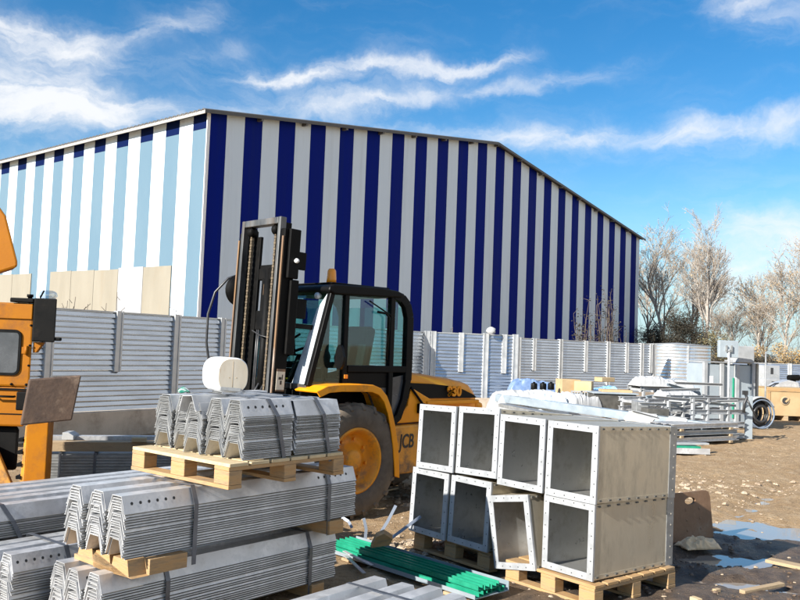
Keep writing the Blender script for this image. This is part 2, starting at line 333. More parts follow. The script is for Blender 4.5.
ny = len(ys); gf = [(i * ny + j, (i + 1) * ny + j, (i + 1) * ny + j + 1, i * ny + j + 1) for i in range(len(xs) - 1) for j in range(ny - 1)]
me = bpy.data.meshes.new('ground'); me.from_pydata(gv, [], gf); me.polygons.foreach_set('use_smooth', [True] * len(gf)); me.update()
ground = struct(bpy.data.objects.new('ground', me)); COL.objects.link(ground)
# wet mud (stays where it is): vertex attribute by place, around the puddles
wet = me.attributes.new('wet', 'FLOAT', 'POINT')
def wetness(x, y):
    d = (x - 2.2) * .748 + (y - 6.5) * .664   # distance past the duct stack
    a = (x - 3.2) / 2.9; b = (y - 7.1) / 2.0
    base = 1.15 - (a * a + b * b) + .55 * fbm(x * .8, y * .8, 4.4)
    return max(0, min(1, base * 1.1))
wet.data.foreach_set('value', [wetness(v[0], v[1]) if -1 < v[0] < 9 and 2 < v[1] < 13 else 0.0 for v in gv])
gm = bpy.data.materials.new('dirt_ground'); gm.use_nodes = True; T = NT(gm.node_tree); B = gm.node_tree.nodes['Principled BSDF']
tcn = T.n('ShaderNodeTexCoord')
def tn(scale, detail=8, rough=.65, dist=0):
    n = T.n('ShaderNodeTexNoise'); T.l(tcn.outputs['Object'], n.inputs['Vector']); n.inputs['Scale'].default_value = scale; n.inputs['Detail'].default_value = detail; n.inputs['Roughness'].default_value = rough; n.inputs['Distortion'].default_value = dist; return n.outputs['Fac']
def ramp(src, lo, hi):
    r = T.n('ShaderNodeMapRange'); T.l(src, r.inputs[0]); r.inputs[1].default_value = lo; r.inputs[2].default_value = hi; return r.outputs[0]
def mixc(f, a, b):
    x = T.n('ShaderNodeMix', data_type='RGBA'); T.l(f, x.inputs['Factor'])
    for i, v in ((6, a), (7, b)):
        if isinstance(v, tuple): x.inputs[i].default_value = (*v, 1)
        else: T.l(v, x.inputs[i])
    return x.outputs[2]
c = mixc(ramp(tn(.9, 10, .7), .38, .62), (.49, .335, .185), (.39, .255, .135))
c = mixc(ramp(tn(4.5, 8, .7), .48, .66), c, (.58, .43, .27))
c = mixc(ramp(tn(17, 8, .75), .52, .66), c, (.27, .165, .08))
vor = T.n('ShaderNodeTexVoronoi'); T.l(tcn.outputs['Object'], vor.inputs['Vector']); vor.inputs['Scale'].default_value = 26; vor.inputs['Randomness'].default_value = 1
peb = ramp(vor.outputs['Distance'], .30, .16)
pebm = T.m('MULTIPLY', peb, ramp(tn(2.2, 5), .46, .62))
c = mixc(pebm, c, (.56, .44, .31))
at_w = T.n('ShaderNodeAttribute'); at_w.attribute_name = 'wet'
wf = ramp(T.m('ADD', at_w.outputs['Fac'], T.m('MULTIPLY', T.m('SUBTRACT', tn(3.5, 8, .7), .5), 1.1)), .30, .62)
wcol = mixc(ramp(tn(7, 8, .7), .42, .6), (.17, .118, .078), (.085, .060, .042))
wcol = mixc(T.m('MULTIPLY', pebm, .5), wcol, (.19, .14, .10))
c = mixc(wf, c, wcol)
T.l(c, B.inputs['Base Color'])
rr = T.n('ShaderNodeMapRange'); T.l(wf, rr.inputs[0]); rr.inputs[3].default_value = .92; rr.inputs[4].default_value = .42; T.l(rr.outputs[0], B.inputs['Roughness'])
B.inputs['Specular IOR Level'].default_value = .35
hgt = T.m('ADD', T.m('MULTIPLY', tn(16, 10, .75), .9), T.m('MULTIPLY', tn(60, 5, .7), .5)); hgt = T.m('ADD', hgt, T.m('MULTIPLY', pebm, .5))
bn = T.n('ShaderNodeBump'); bn.inputs['Strength'].default_value = 1.0; bn.inputs['Distance'].default_value = .07; T.l(hgt, bn.inputs['Height']); T.l(bn.outputs[0], B.inputs['Normal'])
me.materials.append(gm)
# puddle water: one flat sheet that only shows where the mud dips below it
pm = bpy.data.materials.new('muddy_water'); pm.use_nodes = True; pb = pm.node_tree.nodes['Principled BSDF']
pb.inputs['Base Color'].default_value = (.26, .22, .18, 1); pb.inputs['Roughness'].default_value = .03; pb.inputs['IOR'].default_value = 1.45; pb.inputs['Specular IOR Level'].default_value = .8
T2 = NT(pm.node_tree); nz2 = T2.n('ShaderNodeTexNoise'); tc2 = T2.n('ShaderNodeTexCoord'); T2.l(tc2.outputs['Object'], nz2.inputs['Vector']); nz2.inputs['Scale'].default_value = 5
bn2 = T2.n('ShaderNodeBump'); bn2.inputs['Strength'].default_value = .05; bn2.inputs['Distance'].default_value = .01; T2.l(nz2.outputs['Fac'], bn2.inputs['Height']); T2.l(bn2.outputs[0], pb.inputs['Normal'])
mw = MB(); mw.add([(2.0, 5.9, -.048), (6.2, 5.9, -.048), (6.2, 11, -.048), (2.0, 11, -.048)], [(0, 1, 2, 3)]); struct(mw.build('water', pm))

# loose stones over the yard
def rock(mb, c, r, mi=0):
    q = random.random
    base = [(1, 0, 0), (.5, .87, 0), (-.5, .87, 0), (-1, 0, 0), (-.5, -.87, 0), (.5, -.87, 0)]
    vs = []; k = r * (.7 + .6 * q()); a0 = q() * 6.3
    for bx, by, _ in base:
        j = .75 + .5 * q(); x, y = bx * math.cos(a0) - by * math.sin(a0), bx * math.sin(a0) + by * math.cos(a0)
        vs.append((c[0] + x * r * j, c[1] + y * k * j, c[2] + r * .1 * q()))
    for bx, by, _ in base[::1]:
        j = .45 + .35 * q(); x, y = bx * math.cos(a0 + .3) - by * math.sin(a0 + .3), bx * math.sin(a0 + .3) + by * math.cos(a0 + .3)
        vs.append((c[0] + x * r * j, c[1] + y * k * j, c[2] + r * (.35 + .35 * q())))
    fs = [(i, (i + 1) % 6, 6 + (i + 1) % 6, 6 + i) for i in range(6)] + [(6, 7, 8, 9, 10, 11)]
    mb.add(vs, fs, mi)
gmb = MB()
for i in range(5200):
    Y = 5.2 + 15 * random.random() ** 1.3; x = random.uniform(-.25, .58) * Y + .3
    dn = fbm(x * .7, Y * .7, 2.2)
    if dn < -.05 and random.random() < .75: continue
    r = .004 + .018 * random.random() ** 4
    if wetness(x, Y) > .4 and random.random() < .5: continue
    rock(gmb, (x, Y, gz(x, Y)), r)
for i in range(620):   # the pale rubble spread behind the duct stack and beside the forklift
    if i < 260: x, Y = random.gauss(4.2, 1.0), random.gauss(11.4, .6)
    elif i < 440: x, Y = random.gauss(.25, .25), random.gauss(7.55, .2)
    else: x, Y = random.gauss(.15, .35), random.gauss(9.9, .35)
    rock(gmb, (x, Y, gz(x, Y)), .010 + .042 * random.random() ** 2.6)
cmb = MB()
for i in range(6500):
    x, Y = random.uniform(1.9, 6.2), random.uniform(5.6, 9.8)
    if wetness(x, Y) < .35 or gz(x, Y) < -.055 or fbm(x * 1.4, Y * 1.4, 8.8) < -.12: continue
    rock(cmb, (x, Y, gz(x, Y) - .004), .004 + .026 * random.random() ** 4)
c_o = cmb.build('mud_clods', M('wet_mud_clods', (.085, .055, .034), (.15, .10, .065), 6, .6, 0, .2, 30, c3=(.25, .18, .12), s3=3, t3=(.55, .7)), fix=False); c_o['kind'] = 'stuff'; c_o['label'] = 'dark clods of wet mud around the puddles'; c_o['category'] = 'mud'
g_o = gmb.build('gravel', stone_m, fix=False); g_o['kind'] = 'stuff'; g_o['label'] = 'pale loose stones scattered over the brown dirt yard'; g_o['category'] = 'gravel'

# ================================================================== WAREHOUSE
WC = Vector((-7.869, 32.459, 0)); YAW = .6982
WD = Vector((math.sin(YAW), math.cos(YAW), 0)); WL = Vector((-WD.y, WD.x, 0))
HE, HR, WW, PG, PL = 10.72, 13.78, 40.665, 1.865, 1.8734
WLEN = 46.0
wh = thing('warehouse', 'large warehouse hall clad in navy, white and sunlit pale blue vertical stripes behind the fence', 'warehouse', WC, math.atan2(WD.y, WD.x))
# local frame: x along the gable, y along the left wall (away)
mb = MB()
def gtop(x): return HE + (HR - HE) * (1 - abs(x - WW / 2) / (WW / 2))
edges = [0]; k = 0
while edges[-1] < WW:
    edges.append(min(WW, edges[-1] + PG / 2))
for i in range(len(edges) - 1):
    a, b_ = edges[i] + .006, edges[i + 1] - .006
    pts = [(a, 0, 0), (b_, 0, 0), (b_, 0, gtop(b_) - .02)]
    if a < WW / 2 < b_: pts.append((WW / 2, 0, HR - .02))
    pts.append((a, 0, gtop(a) - .02))
    mb.prism(pts, (0, .08, 0), 0 if i % 2 == 0 else 1)
mb.build('gable_wall', [wall_navy, wall_white], wh, bevel=.004)
mb = MB(); mb.prism([(0.01, .085, 0), (WW - .01, .085, 0), (WW - .01, .085, HE - .05), (WW / 2, .085, HR - .05), (.01, .085, HE - .05)], (0, .05, 0)); 
mb.build('gable_backing', trim_white, wh)
ml = MB(); i = 0; y = 0
while y < WLEN:
    y1 = min(WLEN, y + PL / 2)
    a, b_ = y + .006, y1 - .006; zb = 0
    blue = i % 2 == 0
    segs = [(a, b_)]
    for (s0, s1) in segs:
        lo = 4.70 if s0 > 1.9 else 0.0
        lo = 0.0
        if blue:
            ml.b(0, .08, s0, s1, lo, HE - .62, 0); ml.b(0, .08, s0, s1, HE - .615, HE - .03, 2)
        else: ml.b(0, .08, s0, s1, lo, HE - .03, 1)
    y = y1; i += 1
ml.build('side_wall', [wall_sunlit, wall_white, eave_shade], wh, bevel=.004)
be = [1.889, 3.885, 5.81, 7.79, 9.81, 11.79, 13.69, 15.70, 17.7, 19.7, 21.7, 23.7, 25.7, 27.7]
for i in range(len(be) - 1):
    if i == 5: continue
    m_ = MB(); m_.b(-.035, -.003, be[i] + .012, be[i + 1] - .012, 0, 4.69 + .03 * math.sin(i * 2.1)); m_.build('lower_wall_panel', wall_pgrey if i == 1 else wall_beige, wh, bevel=.004)
mc = MB(); mc.b(-.05, .10, -.05, -.002, 0, HE - .03); mc.build('corner_trim', trim_white, wh)
mc = MB(); mc.b(.1, WW - .1, WLEN - .08, WLEN, 0, HE - .03); mc.build('rear_wall', wall_white, wh)
mc = MB(); mc.b(WW - .08, WW, .14, WLEN - .1, 0, HE - .03); mc.build('far_side_wall', wall_white, wh)
# corrugated roof sheets with a small overhang
def roof_sheet(x0, z0, x1, z1):
    m_ = MB(); n = int((WLEN + .6) / .14)
    ys_ = [-.32 + i * .14 for i in range(n)]
    vs = []
    for i, yy in enumerate(ys_):
        dz = .055 if i % 2 else 0
        vs += [(x0, yy, z0 + dz), (x1, yy, z1 + dz), (x0, yy, z0 + dz - .05), (x1, yy, z1 + dz - .05)]
    fs = []
    for i in range(n - 1):
        a = 4 * i; b_ = a + 4
        fs += [(a, b_, b_ + 1, a + 1), (a + 2, a + 3, b_ + 3, b_ + 2), (a, a + 2, b_ + 2, b_), (a + 1, b_ + 1, b_ + 3, a + 3)]
    fs += [(0, 1, 3, 2), (4 * n - 4, 4 * n - 2, 4 * n - 1, 4 * n - 3)]
    m_.add(vs, fs); return m_
sl = (HR - HE) / (WW / 2)
roof_sheet(-.38, HE - .38 * sl + .06, WW / 2, HR + .06).build('roof', roof_m, wh)
roof_sheet(WW + .38, HE - .38 * sl + .06, WW / 2, HR + .06).build('roof', roof_m, wh)
mt = MB()
for sgn in (0, 1):
    x0, z0, x1, z1 = (-.38, HE - .38 * sl, WW / 2, HR) if sgn == 0 else (WW + .38, HE - .38 * sl, WW / 2, HR)
    mt.prism([(x0, -.335, z0 - .09), (x1, -.335, z1 - .09), (x1, -.335, z1 + .03), (x0, -.335, z0 + .03)], (0, .02, 0))
mt.build('roof_edge_trim', M('dark_trim', (.07, .065, .06), rough=.5), wh)
mt = MB(); mt.b(-.37, -.33, -.3, WLEN, HE - .38 * sl - .10, HE - .38 * sl + .03); mt.build('eave_trim', M('grey_trim', (.34, .32, .30), rough=.5), wh)
for i in range(1, 16):
    x = i * WW / 16
    m_ = MB(); m_.b(x - .06, x + .06, -.30, -.01, gtop(x) - .17, gtop(x) - .05); m_.build('purlin_end', roof_m, wh)

# ================================================================== FENCE
def fence_run(name, label, p0, p1, mains, shorts, base=True, top=2.17, bot=.45, seam=1.15, mat=fence_steel, pitch=.088, dep=.042):
    """p0,p1: ends on the ground; mains/shorts: distances along it"""
    p0 = Vector((p0[0], p0[1], 0)); p1 = Vector((p1[0], p1[1], 0)); d = (p1 - p0); L = d.length
    t = thing(name, label, 'fence', p0, math.atan2(d.y, d.x))
    def sheet(x0, x1, z0, z1, y):
        m_ = MB(); n = max(2, int(round((z1 - z0) / pitch))); pz = (z1 - z0) / n; pts = []
        for i in range(n):
            z = z0 + i * pz
            pts += [(y - dep * 1.12, z), (y - dep * .70, z + pz * .70), (y, z + pz * .78), (y, z + pz * .95)]
        pts.append((y - dep, z1))
        o = 0; vs = []; fs = []
        seg = max(1, int((x1 - x0) / .5)); 
        for sg in range(seg + 1):
            xx = x0 + (x1 - x0) * sg / seg; wv = .006 * noise.noise(Vector((xx * 1.3 + p0.x, z0 * 3, 5)))
            vs += [(xx, q[0] + wv, q[1]) for q in pts]
        npt = len(pts)
        for sg in range(seg):
            fs += [(sg * npt + i, (sg + 1) * npt + i, (sg + 1) * npt + i + 1, sg * npt + i + 1) for i in range(npt - 1)]
        m_.add(vs, fs); return m_
    cuts = sorted([0] + list(mains) + [L]); cuts = [c for i, c in enumerate(cuts) if i == 0 or c - cuts[i - 1] > .12]
    for a, b_ in zip(cuts[:-1], cuts[1:]):
        sheet(a + .03, b_ - .03, bot, seam, 0).build('lower_panel', mat, t)
        sub_ = [a] + [s_ for s_ in sorted(shorts) if a < s_ < b_] + [b_]
        for c_, e_ in zip(sub_[:-1], sub_[1:]): sheet(c_ + .03, e_ - .03, seam + .003, top - .01, -.006).build('upper_panel', mat, t)
    for i, x in enumerate(mains):
        m_ = MB(); m_.b(x - .075, x + .075, -.075, -.069, 0, top + .03); m_.b(x - .075, x - .069, -.069, .05, 0, top + .03); m_.b(x + .069, x + .075, -.069, .05, 0, top + .03)
        m_.b(x - .075, x - .04, -.090, -.0755, 0, top + .03); m_.b(x + .04, x + .075, -.090, -.0755, 0, top + .03)
        m_.build('post', post_steel, t, bevel=.003)
    for x in shorts:
        m_ = MB(); m_.b(x - .065, x + .065, -.085, -.079, seam - .03, top + .02); m_.b(x - .065, x - .059, -.079, .03, seam - .03, top + .02); m_.b(x + .059, x + .065, -.079, .03, seam - .03, top + .02)
        m_.b(x + .03, x + .065, -.098, -.0855, seam - .03, top + .02)
        m_.build('short_post', post_steel, t, bevel=.003)
    m_ = MB(); m_.b(0, L, -.05, .04, top - .012, top + .008); m_.build('top_rail', post_steel, t)
    if base:
        m_ = MB(); m_.b(-.02, L + .02, -.12, .16, -.1, bot - .012); m_.build('concrete_base', concrete, t, bevel=.012)
    return t
def along(p0, p1, px):
    # distance along p0->p1 where it is seen in photo column px
    d = ray(px, 345); a = Vector((p0[0], p0[1])); e = Vector((p1[0] - p0[0], p1[1] - p0[1]))
    # a + e*t = d*k
    det = e.x * (-d.y) + d.x * e.y
    t = (-a.x * -d.y + -d.x * a.y) / det if abs(det) > 1e-9 else 0
    t = (-a.x * (-d.y) - (-d.x) * (-a.y)) / det
    return t * e.length
A0 = aty(60, 334, 13.85); A1 = aty(423, 348, 22.6); A0 = A0 + (A0 - A1) * .28
B1 = aty(516, 351, 22.9); C0 = aty(516.5, 351, 27.2); C1 = aty(655.5, 356, 30.5); D1 = aty(710, 358, 30.0)
fence_run('metal_fence', 'long corrugated steel fence on a concrete base behind the yellow machines', A0, A1,
          [along(A0, A1, p) for p in (-30, 47, 174, 258, 318, 366, 405)], [along(A0, A1, p) for p in (8, 116, 220, 290, 344, 387)])
fence_run('metal_fence', 'short corrugated steel fence run with wide posts, just right of the forklift cab', A1, B1,
          [.1] + [along(A1, B1, p) for p in (433, 485.5, 515)], [along(A1, B1, p) for p in (461, 504)])
fence_run('metal_fence', 'corrugated steel fence run set farther back, below the right half of the warehouse gable', C0, C1,
          [along(C0, C1, p) for p in (518, 560, 607.5, 641)] + [(C1 - C0).xy.length - .12], [along(C0, C1, p) for p in (533.5, 585, 626, 650)])
tk_c = aty(677, 357, 32.2); tank = thing('ribbed_tank', 'ribbed silver cylindrical tank at the end of the corrugated fence', 'tank', (tk_c.x, tk_c.y, 0)); mb = MB(); pr_ = []; TR_ = 1.23
for k in range(17):
    z = .10 + k * .125; pr_ += [(TR_, z), (TR_, z + .085), (TR_ - .006, z + .1), (TR_ - .006, z + .112)]
mb.lathe(pr_, 'z', n=64); mb.build('ribbed_shell', tank_steel, tank)
mb = MB(); mb.lathe([(TR_ - .019, 2.19), (TR_ + .02, 2.19), (TR_ + .02, 2.215), (.0001, 2.30)], 'z', n=48); mb.build('lid', galv_side, tank)
mb = MB(); mb.b(-.03, .03, -TR_ - .035, -TR_ - .002, .1, 2.18); mb.build('seam_strip', post_steel, tank)
mb = MB(); mb.lathe([(.0001, 0), (TR_ + .06, 0), (TR_ + .06, .098), (.0001, .098)], 'z', n=40); mb.build('base_ring', concrete, tank)
fence_run('metal_fence', 'low far fence of pale sheets behind the plywood crate at the right edge', aty(728, 358, 37), aty(900, 362, 36), [.1, 2.6, 5.2], [], base=False, top=1.62, bot=.3, seam=.9)
# ================================================================== STEEL PROFILE BUNDLES
PD = Vector((.633, .774, 0)); PN = Vector((-.774, .633, 0)); PRZ = math.atan2(PD.y, PD.x)
def hat(mb, x0, x1, y, z, wt=.045, wb=.081, h=.095, t=.0048, lip=.007, edge=0, endm=0):
    o = [(-wb - lip, 0), (-wb, 0.001), (-wt, h), (wt, h), (wb, 0.001), (wb + lip, 0)]
    i = [(-wb - lip, t), (-wb + .001, t + .001)] ; tt = t * 1.0
    dn = [(q[0], q[1] - tt) for q in o]
    dn[0] = (-wb - lip, -tt + .0020); dn[5] = (wb + lip, -tt + .0020)
    dn[2] = (-wt + .002, h - tt); dn[3] = (wt - .002, h - tt); dn[1] = (-wb + .003, -tt); dn[4] = (wb - .003, -tt)
    vs = []
    for x in (x0, x1):
        vs += [(x, y + q[0], z + q[1] + tt) for q in o] + [(x, y + q[0], z + q[1] + tt) for q in dn]
    fs = []
    ed = []; en = []
    for k in range(5):
        q = [(k, k + 1, 13 + k, 12 + k), (6 + k, 18 + k, 19 + k, 7 + k)]
        if k in (0, 4) and edge: ed += q
        else: fs += q
        en_ = [(k, 6 + k, 7 + k, k + 1), (12 + k, 13 + k, 19 + k, 18 + k)]
        if endm: en.extend(en_)
        else: fs += en_
    if edge: ed += [(0, 12, 18, 6), (5, 11, 23, 17)]
    else: fs += [(0, 12, 18, 6), (5, 11, 23, 17)]
    n0 = len(mb.v); mb.add(vs, fs)
    for f in en: mb.f.append([i_ + n0 for i_ in f]); mb.mi.append(endm); mb.sm.append(False)
    if ed:
        for f in ed: mb.f.append([i_ + n0 for i_ in f]); mb.mi.append(edge); mb.sm.append(False)
def profile_stack(parent, x0, x1, y, n, pitch=.0143, t=.0048, endm=0, jit=.009, holes=(), gap_at=None, z0=0, tops=True):
    mb = MB(); z = z0; h = .095
    for k in range(n):
        a = x0 + random.uniform(-jit, jit); b_ = x1 + random.uniform(-jit, jit)
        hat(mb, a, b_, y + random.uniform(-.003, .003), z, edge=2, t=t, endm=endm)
        zl = z; z += pitch * random.uniform(.82, 1.2)
        if gap_at and k in gap_at: z += .012
    zt = zl
    # punched holes of the top profile: on both slopes and along the crown
    for hx in holes:
        for sgn in (-1, 1):
            nrm = Vector((0, sgn * .095, .039)).normalized(); c = Vector((hx, y + sgn * .060, zt + .0032 + .0535)) + nrm * .0016
            tx = Vector((1, 0, 0)); ty = nrm.cross(tx)
            vs = [c + tx * (.0085 * math.cos(q * PI / 4)) + ty * (.0095 * math.sin(q * PI / 4)) for q in range(8)]
            mb.add(vs, [tuple(range(8))], 1)
    return mb.build('profile_stack', [galv, dark_hole, lip_shade, galv_side], parent), zt + .0982
def strap(parent, x, y0, y1, ztop, zbot, slant=0, wd=.03):
    """band over the columns; y0 near side (small y), y1 far side"""
    mb = MB(); e = .004; wt, wb = .043 + .004, .082 + .012
    yc0, yc1 = y0, y1
    path = [(x + slant, yc0 - wb, zbot), (x + slant * .35, yc0 - wb, ztop - .1), (x, yc0 - wt, ztop + .003), (x, yc1 + wt, ztop + .003), (x, yc1 + wb, ztop - .1), (x, yc1 + wb, zbot)]
    for i in range(len(path) - 1):
        a, b_ = Vector(path[i]), Vector(path[i + 1])
        p = [a + Vector((-wd / 2, 0, 0)), a + Vector((wd / 2, 0, 0)), b_ + Vector((wd / 2, 0, 0)), b_ + Vector((-wd / 2, 0, 0))]
        nrm = (p[1] - p[0]).cross(p[3] - p[0]).normalized(); nrm = nrm if nrm.dot(Vector((0, (yc0 + yc1) / 2, ztop / 2)) - (a + b_) / 2) < 0 else -nrm
        mb.prism(p, nrm * .0022)
    mb.build('strap', strap_m, parent)
def holes_at(a, n=6, st=.055): return [a + i * st for i in range(n)]
GP = 'strapped bundles of galvanised profiles'
def bundle(label, origin, L, ncol, n, straps, rz=PRZ, pitch_y=.176, holes=None, name='profile_bundle', zbot=0, ragged=0, offs=None, lot2=None, slant=.03, pitch=.0143, pt=.0048, endm=0):
    t = thing(name, label, 'steel bundle', origin, rz, GP)
    zt = 0
    for c in range(ncol):
        nn = n[c] if isinstance(n, (list, tuple)) else n
        dx = (offs[c] if offs else random.uniform(-ragged, ragged))
        hh = holes if holes is not None else holes_at(.05) + holes_at(L - .36)
        o, z = profile_stack(t, dx, L + dx, pitch_y * (c + .55), nn, holes=[q + dx for q in hh], gap_at=(7,) if c % 2 else (10,), pitch=pitch, t=pt, endm=endm)
        zt = max(zt, z)
        if lot2: profile_stack(t, L + .03 + dx * .3, L + .03 + lot2, pitch_y * (c + .55), nn, holes=holes_at(L + .07, 6, .055), gap_at=(8,), pitch=pitch, t=pt, endm=endm)
    for x, zb in straps: strap(t, x, pitch_y * .55, pitch_y * (ncol - .45), zt, zb, slant=slant)
    return t, zt
def bearer(label, origin, L, rz, wd=.09, ht=.09, mat=wood):
    mb = MB(); mb.b(0, L, -wd / 2, wd / 2, 0, ht); o = mb.build('timber_bearer', mat, bevel=.004); o.location = origin; o.rotation_euler = (0, 0, rz)
    return tag(o, label, 'timber', 'timber bearers under the steel bundles')
def on(origin, x, y, z=0): return Vector(origin) + PD * x + PN * y + Vector((0, 0, z))
# --- middle and lower bundles of the front pile
OB = Vector((-1.433, 4.558, .54)); LB = 1.86
OC = Vector((-1.545, 4.575, .10)) ; LC = 1.84
ztB = bundle('strapped bundle of three nested galvanised profile columns, directly under the pallet', OB, LB, 3, [17, 17, 17], [(.46, -.10), (LB - .28, -.10)], holes=holes_at(.05) + holes_at(LB - .36), slant=0, offs=[0, -.02, -.05])[1]
bundle('bottom bundle of three galvanised profile columns, just above the ground', OC, LC, 3, [17, 16, 17], [(.42, -.02), (LC - .26, -.08)], holes=holes_at(.05) + [.95] + holes_at(LC - .36), slant=0, offs=[0, -.02, -.01])
for x, lb in ((.03, 'short wooden bearer with sawtooth notches under the left ends of the middle bundle'), (LB - .22, 'wooden bearer under the right end of the middle bundle')):
    if x < .1:
        mb = MB()
        pts = [(-.03, 0)]
        for k in range(3):
            y = k * .176; pts += [(y + .0, 0.004), (y + .02, .09), (y + .155, .09), (y + .172, .03)]
        pts += [(.56, .03), (.56, 0)]
        mb.prism([(0, p[0], p[1]) for p in pts], (.11, 0, 0)); mb.b(.11, .36, -.03, .03, 0.0, .085)
        o = mb.build('timber_bearer', wood, bevel=.003); o.location = on(OB, x, 0, -.097); o.rotation_euler = (0, 0, PRZ); tag(o, lb, 'timber', 'timber bearers under the steel bundles')
    else: bearer(lb, on(OB, x, -.02, -.095), .6, PRZ + PI / 2, .14, .092)
bearer('wooden bearer on the ground under the right end of the bottom bundle', on(OC, LC - .2, -.02, -.1), .6, PRZ + PI / 2, .12, .095)
bearer('wooden bearer on the ground under the left end of the bottom bundle', on(OC, .2, 0, -.1), .6, PRZ + PI / 2, .12, .095)

# --- pallets
def pallet(label, origin, rz, W=.86, D=.84, H=.155, n=7, mat=wood, deck=wood_pale, overh=0):
    """origin: near-left ground corner; x along the front boards, y along the other side"""
    t = thing('pallet', label, 'pallet', origin, rz, 'wooden pallets')
    bt = .022; bh = H - 3 * bt
    for xi in (0, (W - .1) / 2, W - .1):
        mb = MB(); mb.b(xi, xi + .1, 0, D, 0, bt); mb.build('bottom_board', mat, t, bevel=.003)
        for yi in (0, (D - .14) / 2, D - .14):
            mb = MB(); mb.b(xi + random.uniform(0, .004), xi + .1, yi + .002, yi + .138, bt + .0005, bt + bh); mb.build('block', mat, t, bevel=.004)
    for yi in (0, (D - .14) / 2, D - .14):
        mb = MB(); mb.b(0.001, W - .001, yi + .003, yi + .137, bt + bh + .0005, 2 * bt + bh); mb.build('cross_board', mat, t, bevel=.003)
    g = W / n
    for i in range(n):
        mb = MB(); mb.b(i * g + .004, (i + 1) * g - .008 - .01 * random.random(), -overh, D + overh, 2 * bt + bh + .0005, H + random.uniform(-.002, .001)); mb.build('deck_board', deck, t, bevel=.003)
    return t
# top pallet, on the middle bundle
OA = Vector((-.945, 4.825, .895))
zA = OB.z + ztB + .003
OA.z = zA
PW, PDp = .97, .98
p = pallet('pale wooden pallet carrying the short profiles, set across the top of the front pile', OA + PN * 0, PRZ, W=PW, D=PDp, H=.148, n=6)
# two lots of short profiles on the pallet
OT = OA + PD * .12 + PN * .02 + Vector((0, 0, .151))
bundle('bundle of short perforated profiles in five columns on the top pallet', OT, .40, 5, [25, 25, 23, 25, 25], [(.22, -.06), (.62, -.06)], holes=holes_at(.05, 6, .056), lot2=.40, offs=[0, .0, -.03, .02, .0], slant=.12, pitch=.0097, pt=.0036, endm=3)
ztop = OT.z + .095 + .0143 * 17 + .02
# a displaced profile lying over the columns
mb = MB(); hat(mb, -.02, .40, .0, 0); o = mb.build('steel_profile', galv); o.location = on((OT.x, OT.y, OT.z + .0097 * 25.4 + .012), -.05, .176 * 2.55 + .02, 0); o.rotation_euler = (rad(-4), 0, PRZ + .04); tag(o, 'loose short profile lying slightly crooked over the middle column of the top bundle', 'steel profile')
# white drum-like plastic container
tk = thing('plastic_container', 'white rounded plastic container with a tannish end, lying on the profiles beside the mast', 'container', on((OT.x, OT.y, ztop), .19, .36, .012), PRZ + PI / 2 + rad(-17))
def superell(a, b_, n=80, e=3.2):
    out = []
    for k in range(n):
        q = 2 * PI * k / n; c_, s_ = math.cos(q), math.sin(q)
        out.append((a * abs(c_) ** (2 / e) * (1 if c_ >= 0 else -1), b_ * abs(s_) ** (2 / e) * (1 if s_ >= 0 else -1)))
    return out
sec = superell(.106, .113, e=2.7)
mb = MB(); NS = len(sec); rings = []
for (x, k) in ((0, .93), (.006, .975), (.02, 1), (.12, 1.0), (.24, 1.0), (.262, .985), (.275, .94), (.282, .86)): rings.append([(x, q[0] * k, q[1] * k + .115) for q in sec])
vs = [v for rg in rings for v in rg]; fs = [(i * NS + k, (i + 1) * NS + k, (i + 1) * NS + (k + 1) % NS, i * NS + (k + 1) % NS) for i in range(len(rings) - 1) for k in range(NS)]
mb.add(vs, fs, 0, True); mb.add([(.282, q[0] * .86, q[1] * .86 + .115) for q in sec], [tuple(range(NS))], 0); mb.build('body', white_plastic, tk)
mb = MB(); cap = [(-.004, q[0] * .92, q[1] * .92 + .115) for q in sec]; mb.add(cap, [tuple(range(NS))], 0)
mb.add([(0, q[0] * .93, q[1] * .93 + .115) for q in sec] + cap, [(k, NS + k, NS + (k + 1) % NS, (k + 1) % NS) for k in range(NS)], 0)
mb.tube([(-.0035, .004, .025), (-.0035, .004, .205)], .0016, 6, 1)
for yy in (-.022, .026): mb.lathe([(.0001, -.0048), (.0035, -.0048), (.0035, -.003)], 'x', (0, yy, .10), 10, 1)
mb.build('end_cap', [tannish, M('cap_mark', (.40, .30, .18), rough=.7)], tk)
# green striped glove-like rag by the container
mb = MB(); 
def rg(u, v): 
    a = u * .13; b_ = v * .06
    return (a, b_ - .03, .022 * math.sin(u * PI) * math.sin(v * PI) + .006 * math.sin(u * 19 + v * 6) + .004)
mb.grid(20, 10, rg)
gl = mb.build('work_glove', M('striped_cloth', (.02, .19, .13), (.70, .72, .70), 30, .8, d1=(.47, .53), stretch=(1, .05, .05))); 
sol = gl.modifiers.new('thick', 'SOLIDIFY'); sol.thickness = .006
gl.location = on((OT.x, OT.y, ztop), .0, .60, .004); gl.rotation_euler = (0, 0, PRZ + 1.0); tag(gl, 'crumpled green and white striped work glove lying left of the white container', 'glove')
mb = MB(); mb.b(0, .13, -.03, .03, 0, .022); o = mb.build('steel_offcut', galv_side, bevel=.003); o.location = on((OT.x, OT.y, ztop), .12, .40, .034); o.rotation_euler = (0, rad(4), PRZ - .55); tag(o, 'small grey steel offcut lying in front of the white container', 'offcut')

